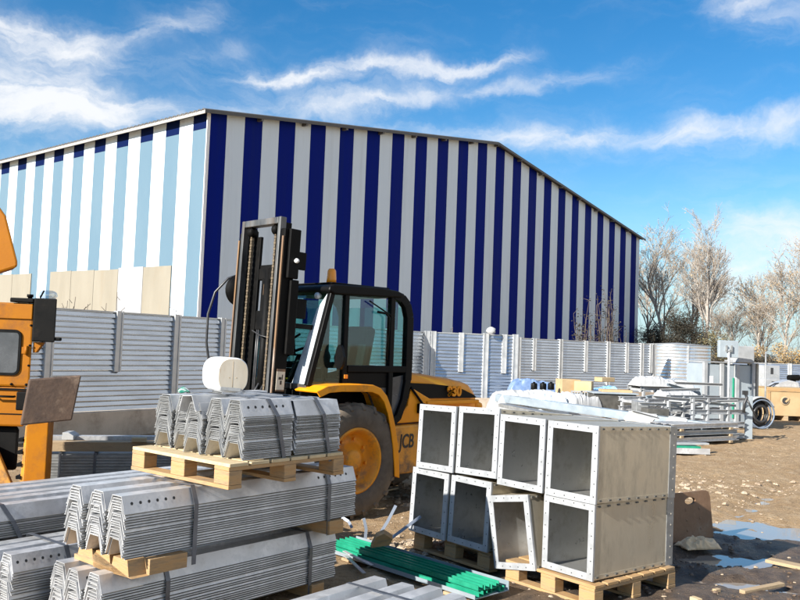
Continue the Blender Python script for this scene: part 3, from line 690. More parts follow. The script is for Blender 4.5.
# --- bundles at the left edge
OE = Vector(on((-1.545, 4.575, .10), -.20, .60, -.02)); 
bundle('dark strapped bundle low at the left edge with a perforated end', OE, 1.7, 3, 20, [(.34, -.02)], holes=holes_at(.04, 7, .05), slant=.02)
OD = Vector((-2.443, 5.276, .45)) - PD * 1.0
bundle('wide bundle of long bright profiles at the left edge, lying on timber', OD, 3.2, 5, 8, [(1.02, -.10)], holes=holes_at(.5, 6, .06) + holes_at(1.04, 7, .06), slant=.16)
OD2 = Vector((OD.x, OD.y, .06))
bundle('lower wide bundle hidden in shade beneath the long bright profiles at the left edge', OD2, 3.2, 5, 16, [], holes=[], slant=.0)
bearer('pale timber spacer between the two wide bundles at the left edge', on(OD, .92, -.06, -.085), .85, PRZ + PI / 2, .16, .08)
bearer('second timber spacer between the wide left bundles, near their hidden right end', on(OD, 2.6, -.06, -.085), .85, PRZ + PI / 2, .12, .08)
# --- far stack behind, parallel to the fence
FD = Vector((.965, .262, 0)); FRZ = math.atan2(FD.y, FD.x)
OF = aty(36, 470, 9.6); OF.z = .02
def flat_stack(label, origin, L, rz, n, rows, straps, cols=3):
    t = thing('profile_bundle', label, 'steel bundle', origin, rz, GP)
    for c in range(cols):
        mb = MB(); z = 0
        for k in range(n):
            mb.b(random.uniform(-.01, .01), L + random.uniform(-.01, .01), .2 * c + .004, .2 * c + .196, z, z + .0295); z += .034
        mb.build('profile_stack', [galv_side], t)
    zt = n * .034
    for x in straps:
        mb = MB(); mb.b(x - .016, x + .016, -.016, -.012, -.01, zt + .02); mb.b(x - .016, x + .016, -.012, .2 * cols + .01, zt + .0165, zt + .02); mb.b(x - .016, x + .016, .2 * cols + .011, .2 * cols + .015, -.01, zt + .02); mb.build('strap', strap_m, t)
    return t, zt
flat_stack('stack of flat grey profiles with thin dark straps beyond the yellow leg, near the fence', OF, 2.9, FRZ, 10, 1, [.25, .63, 1.1, 1.9])
ob = OF + Vector((0, 0, .36))
bearer('long pale timber lying on the flat grey profile stack near the fence', ob + Vector((-.1, .10, .012)), 2.6, FRZ, .16, .11, wood_old)
mb = MB(); mb.b(0, 2.4, 0, .12, 0, .05); o = mb.build('steel_channel', galv); o.location = ob + Vector((-.02, .26, .115)); o.rotation_euler = (0, 0, FRZ + .03); tag(o, 'bright steel channel lying behind the long timber near the fence', 'steel channel')
bearer('short timber block sitting on the flat grey stack, left of the top pallet', ob + Vector((.98, .30, .13)), .17, FRZ, .09, .05, wood_pale)
mb = MB(); mb.prism([(0, 0, 0), (.13, 0, 0), (.13, 0, .05), (.07, 0, .085), (0, 0, .085)], (0, .22, 0)); o = mb.build('steel_bracket', white_paint, bevel=.004); o.location = ob + Vector((.18, .24, .13)); o.rotation_euler = (0, 0, FRZ - .2); tag(o, 'white angled steel bracket on the flat stack right of the yellow leg', 'bracket')
# --- foreground bundle at the bottom edge
OG = Vector((.418, 4.995, .0)) - PD * 1.72 - PN * .16
OG.z = .12
bundle('low bundle of white galvanised profiles in the foreground, ends beside the green strips', OG, 1.56, 4, 9, [(1.30, -.02)], holes=[.35, .7, 1.05] + holes_at(1.2, 5, .06), offs=[.06, .06, .03, -.02], slant=0)
bearer('wooden beam end beneath the right ends of the foreground bundle', on(OG, 1.49, -.14, -.09), .95, PRZ + PI / 2, .12, .088)
bearer('second wooden beam under the left part of the foreground bundle', on(OG, .3, -.1, -.09), .9, PRZ + PI / 2, .1, .088)
mb = MB(); mb.b(0, .11, -.05, .05, 0, .10); o = mb.build('wood_block', wood_pale, bevel=.005); o.location = on(OG, 1.58, -.02, -.02); o.rotation_euler = (0, 0, PRZ + .2); tag(o, 'small pale wood block at the end of the foreground bundle by the green tray', 'wood block')

# --- green strips in their tray
h0 = Vector((-.42, 7.19, 0)); h1 = Vector((.74, 5.96, 0)); hd = (h1 - h0); HL = hd.length; hrz = math.atan2(hd.y, hd.x)
gt = thing('green_profiles', 'bundle of green painted steel channels in a pale metal tray on the ground between piles', 'steel bundle', h0, hrz)
mb = MB(); mb.b(0, HL, -.20, .16, .03, .034); mb.b(0, HL, .1605, .1635, .03, .10); mb.b(0, HL, -.204, -.2005, .03, .06); mb.build('tray', blue_steel, gt)
k = 0
for row in range(2):
    for i in range(5 - row):
        y = -.16 + .058 * i + row * .02; z = .036 + row * .037
        dx = random.uniform(-.02, .04)
        m_ = MB(); m_.b(dx, HL - .03 + dx, y, y + .05, z, z + .004); m_.b(dx, HL - .03 + dx, y, y + .004, z + .0045, z + .034); m_.b(dx, HL - .03 + dx, y + .046, y + .05, z + .0045, z + .034)
        m_.build('channel', green_paint, gt)
for xb in (.3, HL - .25):
    mb = MB(); mb.bar((xb, -.21, .012), (xb, .2, .012), .09, .02); mb.build('batten', wood_old, gt)
# scrap: wood piece and cut strap ends sticking up
mb = MB(); mb.prism([(0, 0, 0), (.17, .02, .0), (.20, .03, .05), (.10, .0, .12), (.03, -.01, .10)], (0.02, .06, .01)); o = mb.build('broken_board', wood, bevel=.004); o.location = h0 + hd * .24 + Vector((-.02, -.1, .12)); o.rotation_euler = (rad(14), 0, .4); tag(o, 'splintered wood piece standing on the green channels', 'wood scrap')
for (ax, ay, L_, tx, ty, tz, lb) in ((365, 542, .2, -.1, .1, 1, 'grey cut strap end standing almost upright behind the splintered wood'), (376, 540, .34, .42, .2, .75, 'grey cut strap end leaning right behind the splintered wood'), (382, 545, .42, .8, .35, .55, 'longest grey cut strap end slanting over the dirt'), (352, 528, .14, -.6, .3, .5, 'short grey cut strap end near the bundle corner')):
    a = at(ax, ay, .06); m_ = MB(); d_ = Vector((tx, ty, tz)).normalized(); b_ = a + d_ * L_; md = a + d_ * L_ * .5 + Vector((.015, 0, .012))
    m_.bar(a, md, .026, .003, 0, (0, -1, .3)); m_.bar(md, b_, .026, .003, 0, (0, -1, .3)); o = m_.build('strap_end', M('blue_grey_strap', (.22, .25, .30), rough=.45, metal=.4)); tag(o, lb, 'strap')
for (x0, y0, x1, y1, z, lb) in ((346, 556, 364, 573, .05, 'thin grey steel flat lying by the bottom bundle'), (344, 551, 372, 565, .08, 'second thin grey steel flat beside the green tray')):
    m_ = MB(); m_.bar(at(x0, y0, z), at(x1, y1, z - .02), .03, .006); tag(m_.build('steel_flat', galv), lb, 'steel flat')
m_ = MB(); m_.tube([at(356, 498, .12), at(398, 488, .1)], .009, 6); tag(m_.build('wooden_stick', wood_pale), 'thin pale wooden stick poking out in front of the front wheel', 'stick')

# ================================================================== DUCTS
RDIR = Vector((.664, -.748, 0)); SDIR = Vector((.774, .633, 0)); DO = Vector((.144, 7.329, 0)); DRZ = math.atan2(SDIR.y, SDIR.x)
# local frame of a duct: x into the duct (away), y to the left (= -row direction), origin bottom front right corner
def duct(label, s, t, z, W=.47, Hh=.545, L=.985, roll=0, yaw=0, tint=duct_steel, pitch=0):
    # pivot: bottom-left front corner
    r_ = thing('steel_duct', label, 'duct', DO + RDIR * s + SDIR * t + Vector((0, 0, z)), DRZ + yaw, 'flanged square ducts stacked on pallets')
    r_.rotation_euler = (roll, rad(pitch), DRZ + yaw)
    g = .005; y0, y1 = -W + g, -g; fl = .050; th = .004
    iy0, iy1, iz0, iz1 = y0 + fl, y1 - fl, fl, Hh - fl
    by0, by1, bz0, bz1 = y0 + .004, y1 - .004, .004, Hh - .004
    # outer skin (what the side shows) and inner skin
    m_ = MB()
    X0, X1 = .006, L - .006
    m_.b(X0, X1, by0, by0 + th, bz0, bz1); m_.b(X0, X1, by1 - th, by1, bz0, bz1)
    m_.b(X0, X1, by0 + th + .0005, by1 - th - .0005, bz0, bz0 + th); m_.b(X0, X1, by0 + th + .0005, by1 - th - .0005, bz1 - th, bz1)
    m_.build('duct_wall', tint, r_)
    # flanges
    for nm, xa, xb in (('front_flange', 0, .006), ('rear_flange', L - .006, L)):
        f_ = MB()
        f_.b(xa, xb, y0, iy0, 0, Hh); f_.b(xa, xb, iy1, y1, 0, Hh); f_.b(xa, xb, iy0 + .0005, iy1 - .0005, 0, iz0); f_.b(xa, xb, iy0 + .0005, iy1 - .0005, iz1, Hh)
        # return lips seen from the side
        sx = (xb, xb + .012) if xa == 0 else (xa - .085, xa)
        f_.b(sx[0], sx[1], y0, y0 + .0035, 0, Hh); f_.b(sx[0], sx[1], y1 - .0035, y1, 0, Hh); f_.b(sx[0], sx[1], y0 + .0045, y1 - .0045, Hh - .0035, Hh); f_.b(sx[0], sx[1], y0 + .0045, y1 - .0045, 0, .0035)
        if xa == 0:
            for zz in [.05 + i * (Hh - .1) / 5 for i in range(6)]:
                for yy in (y0 + .02, y1 - .02): f_.lathe([(.0001, -.0012), (.0047, -.0012), (.0047, .001)], 'x', (0, yy, zz), 8, 1, False)
            for yy in [y0 + .09 + i * (W - .19) / 3 for i in range(4)]:
                for zz in (.021, Hh - .021): f_.lathe([(.0001, -.0012), (.0047, -.0012), (.0047, .001)], 'x', (0, yy, zz), 8, 1, False)
        else:
            for zz in [.06 + i * (Hh - .12) / 5 for i in range(6)]:
                f_.lathe([(.0001, y0 - .001), (.006, y0 - .001), (.006, y0 + .002)], 'y', (L - .035, 0, zz), 8, 2, False)
        f_.build(nm, [flange_steel if xa == 0 else galv_side, dark_hole, cream], r_)
    # corner seam with clips along top and bottom edges of both sides
    for yy, sg in ((by0, -1), (by1, 1)):
        for zz in (bz0 + .018, bz1 - .018):
            m_ = MB(); m_.b(.02, L - .095, min(yy, yy + sg * .0025), max(yy, yy + sg * .0025), zz - .014, zz + .014)
            for i in range(8):
                xx = .05 + i * (L - .2) / 7; m_.b(xx - .014, xx + .014, min(yy + sg * .001, yy + sg * .010), max(yy + sg * .001, yy + sg * .010), zz - .005, zz + .006, 1)
            m_.build('clip_seam', [tint, rivet_m], r_)
    # inner liner closed by a plain panel well inside
    m_ = MB(); q = .0006; a0, a1, c0, c1 = by0 + th + q, by1 - th - q, bz0 + th + q, bz1 - th - q; xe = L - .03
    m_.add([(X0, a0, c0), (xe, a0, c0), (xe, a0, c1), (X0, a0, c1)], [(0, 1, 2, 3)]); m_.add([(X0, a1, c0), (xe, a1, c0), (xe, a1, c1), (X0, a1, c1)], [(3, 2, 1, 0)])
    m_.add([(X0, a0, c0), (xe, a0, c0), (xe, a1, c0), (X0, a1, c0)], [(3, 2, 1, 0)]); m_.add([(X0, a0, c1), (xe, a0, c1), (xe, a1, c1), (X0, a1, c1)], [(0, 1, 2, 3)])
    m_.add([(xe, a0, c0), (xe, a1, c0), (xe, a1, c1), (xe, a0, c1)], [(0, 1, 2, 3)])
    m_.build('inner_liner', duct_in, r_, fix=False)
    return r_
zb = .162
pl_ = pallet('pallet on the ground under the left pair of stacked ducts', DO + RDIR * .93 + SDIR * .02 + Vector((0, 0, 0)), DRZ, W=.90, D=.92, H=.155, n=7, mat=wood, deck=wood)
pl_.rotation_euler = (0, rad(3.0), DRZ)
pallet('pallet on the ground under the right end of the duct stack', DO + RDIR * 2.0 - SDIR * .06 + RDIR * -.02, DRZ, W=.99, D=.84, H=.155, n=7, mat=wood, deck=wood)
duct('steel duct at the left end of the lower row, on the left pallet', 0, 0, zb, pitch=3.2)
duct('second steel duct from the left in the lower row, beside the tilted duct', .475, 0, zb, pitch=3.2)
duct('tilted steel duct leaning in the gap of the lower row', 1.035, -.035, .065, W=.43, Hh=.55, L=.60, roll=rad(-10))
duct('steel duct at the right end of the lower row, broad side showing', 1.462, 0, zb + .004, Hh=.533, pitch=.9)
zt_ = zb + .5475
duct('steel duct at the left end of the upper row, nearest the forklift', .07, 0, zt_ + .003, roll=rad(-1.6), pitch=3.4)
duct('second steel duct from the left in the upper row, slightly raised', .545, 0, zt_ + .020, roll=rad(-2), pitch=4.2)
duct('third steel duct in the upper row, above the tilted duct', 1.005, -.004, zb + .5375 + .006, pitch=2.0)
duct('steel duct at the right end of the upper row, broad side showing', 1.476, -.005, zb + .5375, pitch=2.0)
# board, rag, planks on the mud right of the ducts
bp = at(682, 541); bq = at(713, 536)
bd = bq - bp; bl = bd.length * 1.02
mb = MB(); Hb = .455; out = [(-.14, 0), (bl, 0), (bl, Hb - .06), (bl - .018, Hb - .018), (bl - .06, Hb), (-.14, Hb)]
hc = (bl * .36, Hb - .085); hole = [(hc[0] + .085 * math.cos(k * PI / 8) , hc[1] + .034 * math.sin(k * PI / 8)) for k in range(16)]
bm = bmesh.new(); ov = [bm.verts.new((x, 0, z)) for x, z in out]; hv = [bm.verts.new((x, 0, z)) for x, z in hole]
es = [bm.edges.new((ov[i], ov[(i + 1) % len(ov)])) for i in range(len(ov))] + [bm.edges.new((hv[i], hv[(i + 1) % 16])) for i in range(16)]
bmesh.ops.triangle_fill(bm, use_beauty=True, edges=es)
gm_ = bmesh.ops.extrude_face_region(bm, geom=bm.faces[:]); bmesh.ops.translate(bm, vec=(0, .03, 0), verts=[e for e in gm_['geom'] if isinstance(e, bmesh.types.BMVert)])
bmesh.ops.recalc_face_normals(bm, faces=bm.faces)
for (bx, bz_) in [(bl * (.2 + .42 * i), .10 + .095 * j) for i in range(2) for j in range(3)]:
    bmesh.ops.create_icosphere(bm, subdivisions=2, radius=.016, matrix=Matrix.Translation((bx, .002, bz_)) @ Matrix.Diagonal((1, .45, 1, 1)))
me = bpy.data.meshes.new('board'); bm.to_mesh(me); bm.free(); me.materials.append(mat_board); o = bpy.data.objects.new('studded_board', me); COL.objects.link(o)
o.location = bp + Vector((0, 0, -.01)); o.rotation_euler = (rad(-7), 0, math.atan2(bd.y, bd.x)); tag(o, 'brown studded board with a handle slot, standing upright behind the duct stack', 'board')
mb = MB()
def ragf(u, v):
    x = (u - .5) * .36; y = (v - .5) * .22
    e = math.sin(u * PI) ** .5 * math.sin(v * PI) ** .5
    return (x + .03 * noise.noise(Vector((u * 4, v * 4, 1))), y, .012 + e * (.055 + .05 * noise.noise(Vector((u * 5, v * 3, 4))) + .045 * (1 - 2 * abs(noise.noise(Vector((u * 6 + v * 3, v * 5 - u * 2, 9)))))))
mb.grid(60, 40, ragf); o = mb.build('crumpled_sack', rag_m); so_ = o.modifiers.new('t', 'SOLIDIFY'); so_.thickness = .006; rp = at(698, 547); o.location = rp + Vector((0, 0, -.01)); o.rotation_euler = (0, 0, .25); tag(o, 'crumpled pale sack lying on the mud in front of the brown board', 'sack')
for (x0, y0, x1, y1, wd, lb, mt_) in ((768, 560, 815, 570, .12, 'pale plank lying on wet mud at the right edge', wood_old), (742, 592, 782, 584, .05, 'curved dark branch-like slat on the mud near the puddles', wood_old), (714, 591, 719, 590, .035, 'small pale wood chip on mud below the puddles', wood_old), (692, 598, 700, 601, .05, 'small wood chip by the right pallet', wood_pale)):
    a, b_ = at(x0, y0, .015), at(x1, y1, .015); m_ = MB(); m_.bar(a, b_, wd, .028); tag(m_.build('plank', mt_, bevel=.004), lb, 'plank')
# ================================================================== FORKLIFT (rough terrain)   local: x forward, y left, z up
FF = Vector((-.72, -.694, 0)).normalized(); FLF = Vector((-FF.y, FF.x, 0)); 
fk = thing('forklift', 'yellow rough-terrain forklift with tall black mast, black cab and amber beacon', 'forklift', (-.91, 9.06, 0), math.atan2(FF.y, FF.x))
def text_mesh(name, body, size, mat, parent, loc, rot, extrude=.004, shear=0, offset=0, sx=1.0):
    cu = bpy.data.curves.new(name, 'FONT'); cu.body = body; cu.size = size; cu.extrude = extrude; cu.shear = shear; cu.offset = offset; cu.align_x = 'CENTER'; cu.align_y = 'CENTER'
    tmp = bpy.data.objects.new(name, cu); COL.objects.link(tmp)
    dg = bpy.context.evaluated_depsgraph_get(); me = bpy.data.meshes.new_from_object(tmp.evaluated_get(dg)); bpy.data.objects.remove(tmp); bpy.data.curves.remove(cu)
    me.materials.clear(); me.materials.append(mat); o = bpy.data.objects.new(name, me); COL.objects.link(o); o.parent = parent; o.location = loc; o.rotation_euler = rot; o.scale = (sx, 1, 1); return o
def wheel(c, R, wd, rimR, side=1):
    """side=1: outer face towards +y"""
    tw = bpy.data.objects.new('wheel', None); COL.objects.link(tw); tw.parent = fk; tw.location = c
    h = wd / 2
    mb = MB()
    prof = [(rimR, -h * .80), (rimR + .03, -h * .95), (R * .80, -h), (R * .93, -h * .93), (R * .965, -h * .72), (R * .965, h * .72), (R * .93, h * .93), (R * .80, h), (rimR + .03, h * .95), (rimR, h * .80), (rimR, -h * .80)]
    mb.lathe(prof, 'y', n=56)
    NL = 20
    for k in range(NL):       # chevron lugs
        for sg in (-1, 1):
            a0 = 2 * PI * (k + (.5 if sg > 0 else 0)) / NL
            def pt(a, r, y): return Vector((r * math.cos(a), y, r * math.sin(a)))
            da = .30; w_ = .072
            q = []
            for (aa, yy, rr_) in ((a0 - .10, sg * h * .02, R), (a0 - .10 + w_, sg * h * .02, R), (a0 + da * .62 + w_, sg * h * .86, R), (a0 + da * .62, sg * h * .86, R), ):
                q.append((aa, yy, rr_))
            top = [pt(*(a_, R, y_)) for a_, y_, _ in q]; bot = [pt(a_, R * .945, y_) for a_, y_, _ in q]
            # shoulder drop
            e1 = pt(a0 + da * .80 + w_, R * .90, sg * h * 1.015); e0 = pt(a0 + da * .80, R * .90, sg * h * 1.015)
            g1 = pt(a0 + da * .80 + w_, R * .86, sg * h * .95); g0 = pt(a0 + da * .80, R * .86, sg * h * .95)
            vs = top + bot + [e0, e1, g0, g1]
            mb.add(vs, [(0, 1, 2, 3), (0, 4, 5, 1), (0, 3, 7, 4), (1, 5, 6, 2), (3, 2, 9, 8), (8, 9, 11, 10), (3, 8, 10, 7), (2, 6, 11, 9)])
    mb.build('tyre', rubber, tw)
    mb = MB(); s_ = side
    pr = [(rimR + .012, s_ * h * .84), (rimR + .012, s_ * h * .88), (rimR - .012, s_ * h * .88), (rimR - .03, s_ * h * .70), (rimR * .84, s_ * h * .52), (rimR * .80, s_ * h * .20), (rimR * .52, s_ * h * .14), (rimR * .50, s_ * h * .26), (rimR * .34, s_ * h * .36), (rimR * .33, s_ * h * .60), (rimR * .22, s_ * h * .66), (.0001, s_ * h * .66)]
    mb.lathe(pr, 'y', n=44)
    for k in range(8):
        a = 2 * PI * k / 8 + .2; rr_ = rimR * .66
        mb.lathe([(.0001, s_ * h * .20 + s_ * .022), (.016, s_ * h * .20 + s_ * .022), (.016, s_ * h * .12)], 'y', (rr_ * math.cos(a), 0, rr_ * math.sin(a)), 8, 0, False)
    mb.lathe([(rimR, -s_ * h * .8), (.0001, -s_ * h * .6)], 'y', n=24)
    mb.build('rim', rim_m, tw)
    return tw
wheel((0, .62, .575), .585, .34, .325, 1)
wheel((0, -.62, .575), .585, .34, .325, -1)
wheel((-1.72, .55, .43), .43, .28, .23, 1)
wheel((-1.72, -.55, .43), .43, .28, .23, -1)
# chassis
mb = MB(); mb.b(-2.05, .55, -.38, .38, .42, .80); mb.b(-2.25, -2.05, -.42, .42, .46, 1.0); mb.b(-.12, .12, -.42, .42, .50, .66); mb.b(-1.82, -1.62, -.40, .40, .36, .50); mb.build('chassis', black_steel, fk, bevel=.015)
# side panel below the door with the maker's letters
mb = MB(); mb.prism([(-.54, .46, .36), (-1.30, .46, .36), (-1.30, .46, .90), (-.54, .46, .88)], (0, .16, 0)); side_p = mb.build('side_tank', yellow_dirty, fk, bevel=.02)
mb = MB(); mb.prism([(-.54, -.62, .36), (-1.30, -.62, .36), (-1.30, -.62, .90), (-.54, -.62, .88)], (0, .16, 0)); mb.build('side_tank', yellow_dirty, fk, bevel=.02)
lettr = M('black_letters', (.015, .013, .012), rough=.5)
# text faces +y: rotate so that x-text runs towards -x local (reads left to right for the viewer)
text_mesh('lettering', 'JCB', .21, lettr, fk, (-.845, .6225, .71), (rad(90), 0, rad(180)), .002, .12, .004, .68)
# fender arch over the left and right front wheels
for sg in (1, -1):
    mb = MB(); pts = []
    for k in range(26):
        a = rad(186 - k * 5.2 - 0) ; 
        pts.append(a)
    outer = []; 
    path = [(.58, 1.285), (.45, 1.335), (.28, 1.35), (.0, 1.35), (-.16, 1.345), (-.27, 1.31), (-.36, 1.23), (-.43, 1.10), (-.49, .93), (-.545, .72), (-.575, .50), (-.585, .36)]
    y0, y1 = sg * .44, sg * .80
    n = len(path); vs = []
    for i, (x, z) in enumerate(path):
        a = path[max(i - 1, 0)]; b_ = path[min(i + 1, n - 1)]; d_ = Vector((b_[0] - a[0], b_[1] - a[1])).normalized(); nr = Vector((d_.y, -d_.x))
        if nr.y < 0 and i < 5: nr = -nr
        inn = Vector((x, z)) - Vector((-d_.y, d_.x)) * -.022
        tt = .024; 
        inx, inz = x + d_.y * 0 - (-d_.y) * 0, z
        c_ = Vector((0.0, .575)); rv = (Vector((x, z)) - c_).normalized()
        inx, inz = x - rv.x * tt, z - rv.y * tt
        yo = y1
        vs += [(x, y0, z), (x, yo, z), (x - rv.x * .075, yo, z - rv.y * .075), (x - rv.x * .075, yo - sg * .015, z - rv.y * .075), (inx, yo - sg * .015, inz), (inx, y0, inz)]
    fs = []
    for i in range(n - 1):
        for k in range(6):
            a = i * 6 + k; b_ = i * 6 + (k + 1) % 6; fs.append((a, b_, b_ + 6, a + 6))
    fs += [(0, 1, 2, 3, 4, 5), tuple(range((n - 1) * 6 + 5, (n - 1) * 6 - 1, -1))]
    mb.add(vs, fs); mb.build('fender', yellow, fk, bevel=.006)
# inner wheel-arch and floor under the cab
mb = MB(); mb.b(-.42, .50, -.43, .43, .84, 1.28); mb.build('cab_floor', black_steel, fk, bevel=.02)
# cab: near pillars etc.  y = +-.56
CY = .56; ZR = 2.34
def frame_poly(y):
    return None
def pil(name, pts, r=.032, mat=black_plastic, wd=None):
    mb = MB()
    for a, b_ in zip(pts[:-1], pts[1:]): mb.bar(a, b_, wd or 2 * r, 2 * r, up=(0, 1, 0))
    return mb.build(name, mat, fk, bevel=.008)
for sg in (1, -1):
    y = sg * CY
    pil('front_pillar', [(.50, y * .98, 1.32), (.245, y, ZR - .05)], .030)
    pil('centre_pillar', [(.055, y, 1.28), (.055, y, ZR - .06)], .030)
    # rear hoop: curved roof corner, raked rear post, and the curved lower door edge
    path = [(-.62, y, ZR - .03), (-.74, y, ZR - .06), (-.82, y, ZR - .13), (-.865, y, ZR - .26), (-.87, y, 1.60), (-.865, y, 1.38), (-.82, y, 1.16), (-.74, y, .98), (-.62, y, .90), (-.46, y, .88)]
    mb = MB(); n = len(path)
    for i in range(n - 1): mb.bar(path[i], path[i + 1], .10 if i < 5 else .085, .075, up=(0, 1, 0))
    for pnt in path[1:-1]: mb.lathe([(.0001, -.0372 if False else -.036), (.044, -.036), (.044, .036), (.0001, .036)], 'y', pnt, 14)
    mb.build('rear_hoop', black_plastic, fk, bevel=.006)
    pil('rear_door_post', [(-.60, y, .92), (-.60, y, ZR - .05)], .033)
    pil('door_sill_bar', [(.02, y, 1.50), (-.84, y, 1.50)], .036)
    # lower door panel with a smoked pane
    mb = MB(); mb.b(-.57, .02, y - sg * .012, y + sg * .006, 1.30, 1.46); mb.build('door_panel', black_plastic, fk, bevel=.005)
    mb = MB(); mb.prism([(.02, y - sg * .006, 1.28), (-.10, y - sg * .006, 1.28), (-.30, y - sg * .006, 1.24), (-.42, y - sg * .006, 1.02), (-.46, y - sg * .006, .92), (-.62, y - sg * .006, .93), (-.74, y - sg * .006, 1.02), (-.81, y - sg * .006, 1.18), (-.84, y - sg * .006, 1.44), (.02, y - sg * .006, 1.295)], (0, sg * .004, 0)); mb.build('lower_window', dirty_glass, fk)
    mb = MB(); mb.b(-.565, .023, y - .003, y + .003, 1.535, ZR - .085); mb.build('door_window', cab_glass, fk)
    mb = MB(); mb.prism([(-.635, y - .003, 1.535), (-.825, y - .003, 1.535), (-.825, y - .003, ZR - .22), (-.79, y - .003, ZR - .13), (-.72, y - .003, ZR - .09), (-.635, y - .003, ZR - .085)], (0, .006, 0)); mb.build('rear_side_window', cab_glass, fk)
    mb = MB(); mb.prism([(.088, y - .003, 1.33), (.455, y - .003, 1.33), (.23, y - .003, ZR - .085), (.088, y - .003, ZR - .085)], (0, .006, 0)); mb.build('quarter_window', cab_glass, fk)
# roof
mb = MB(); sec = [(.32, ZR - .055), (.31, ZR - .005), (.24, ZR + .022), (-.40, ZR + .035), (-.66, ZR + .015), (-.76, ZR - .02), (-.70, ZR - .06), (.25, ZR - .085)]
mb.prism([(x, -CY - .05, z) for x, z in sec], (0, 2 * CY + .10, 0)); mb.build('cab_roof', black_plastic, fk, bevel=.018)
mb = MB(); mb.b(-.62, .2, -.5, .5, ZR + .034, ZR + .05); mb.build('roof_panel', black_steel, fk, bevel=.01)
# windscreen with raked frame, wiper
mb = MB(); wq = [(.495, -.53, 1.33), (.495, .53, 1.33), (.255, .53, ZR - .07), (.255, -.53, ZR - .07)]; mb.prism(wq, (.006, 0, .0015)); mb.build('windscreen', cab_glass, fk)
mb = MB(); mb.bar((.50, -.55, 1.31), (.50, .55, 1.31), .05, .06, up=(0, 0, 1)); mb.build('windscreen_sill', mast_rail, fk, bevel=.008)
mb = MB(); mb.prism([(.50, .30, 1.335), (.50, .535, 1.335), (.275, .535, 2.26), (.312, .42, 2.1)], (.010, 0, .002)); mb.build('dusty_windscreen_strip', M('dusty_screen', (.42, .47, .50), (.56, .60, .62), 5, .4, 0, 0, c3=(.25, .3, .33), s3=6, t3=(.5, .7)), fk)
mb = MB(); mb.tube([(.515, -.30, 1.36), (.46, .02, 1.62), (.415, .18, 1.80)], .011, 6); mb.tube([(.40, .14, 1.86), (.46, .26, 1.62)], .012, 6); mb.tube([(.415, .18, 1.80), (.395, .25, 1.84)], .013, 6); mb.build('wiper', black_plastic, fk)
# rear wall of the cab
mb = MB(); mb.b(-.885, -.86, -.50, .50, 1.10, 1.52); mb.build('cab_rear_panel', black_plastic, fk, bevel=.008)
mb = MB(); mb.b(-.878, -.872, -.50, .50, 1.53, ZR - .15); mb.build('rear_window', cab_glass, fk)
# seat, wheel, levers, mirrors, grab rail, exhaust
mb = MB(); mb.b(-.62, -.14, -.22, .22, 1.20, 1.36); mb.build('seat', seat_m, fk, bevel=.05)
mb = MB(); mb.prism([(-.60, -.22, 1.34), (-.72, -.22, 1.95), (-.60, -.22, 1.97), (-.47, -.22, 1.37)], (0, .44, 0)); mb.build('backrest', seat_m, fk, bevel=.05)
mb = MB()
ring = [(.20 + .17 * math.cos(a) * .85, .19 * math.sin(a), 1.62 + .17 * math.cos(a) * -.5) for a in [2 * PI * k / 22 for k in range(23)]]
mb.tube(ring, .016, 8, caps=False); mb.tube([(.20, 0, 1.62), (.34, 0, 1.28)], .03, 8); mb.tube([(.2, -.18, 1.62), (.2, .18, 1.62)], .012, 6); mb.build('steering_wheel', black_plastic, fk)
mb = MB(); mb.tube([(.10, .30, 1.28), (.12, .32, 1.52)], .02, 8); mb.lathe([(.0001, .06), (.05, .055), (.07, .0), (.06, -.10), (.0001, -.12)], 'z', (.12, .32, 1.62), 14); mb.build('lever_console', black_plastic, fk, bevel=.004)
mb = MB(); mb.tube([(.06, .585, 1.50), (.14, .62, 1.50), (.16, .64, 1.55)], .010, 6); mb.build('mirror_arm', black_plastic, fk)
mb = MB(); mb.prism([(.155, .64 + .075 * math.cos(a) * (1.0 if math.sin(a) < .2 else .8), 1.62 + .125 * math.sin(a)) for a in [2 * PI * q / 20 for q in range(20)]], (.04, .01, 0)); o = mb.build('mirror', black_plastic, fk)
mb = MB(); mb.tube([(-.52, .60, 1.60), (-.52, .615, 2.06), (-.47, .615, 2.10), (-.36, .60, 2.11)], .013, 8); mb.tube([(-.24, .60, 2.22), (-.56, .604, 2.08)], .008, 6); mb.build('grab_rail', black_plastic, fk)
mb = MB(); mb.b(.02, .07, .593, .60, 1.40, 1.44); mb.build('marker_lamp', beacon_m, fk, bevel=.006)
mb = MB(); mb.tube([(-1.0, .40, 1.35), (-1.0, .40, 2.20), (-.99, .41, 2.24)], .036, 12); mb.tube([(-1.0, .40, 1.98), (-1.0, .40, 2.16)], .046, 12); mb.build('exhaust_pipe', black_steel, fk)
mb = MB(); mb.lathe([(.0001, .155), (.03, .152), (.045, .13), (.052, .04), (.052, 0), (.0001, 0)], 'z', (.13, .40, ZR + .045), 18); mb.build('beacon', beacon_m, fk)
mb = MB(); mb.lathe([(.0001, .02), (.055, .02), (.06, -.012), (.0001, -.012)], 'z', (.13, .40, ZR + .03), 18); mb.build('beacon_base', black_plastic, fk)
mb = MB(); mb.lathe([(.0001, .0), (.03, .0), (.036, -.02), (.03, -.05), (.0001, -.06)], 'x', (.34, .42, ZR - .10), 14); mb.build('work_lamp', galv, fk)
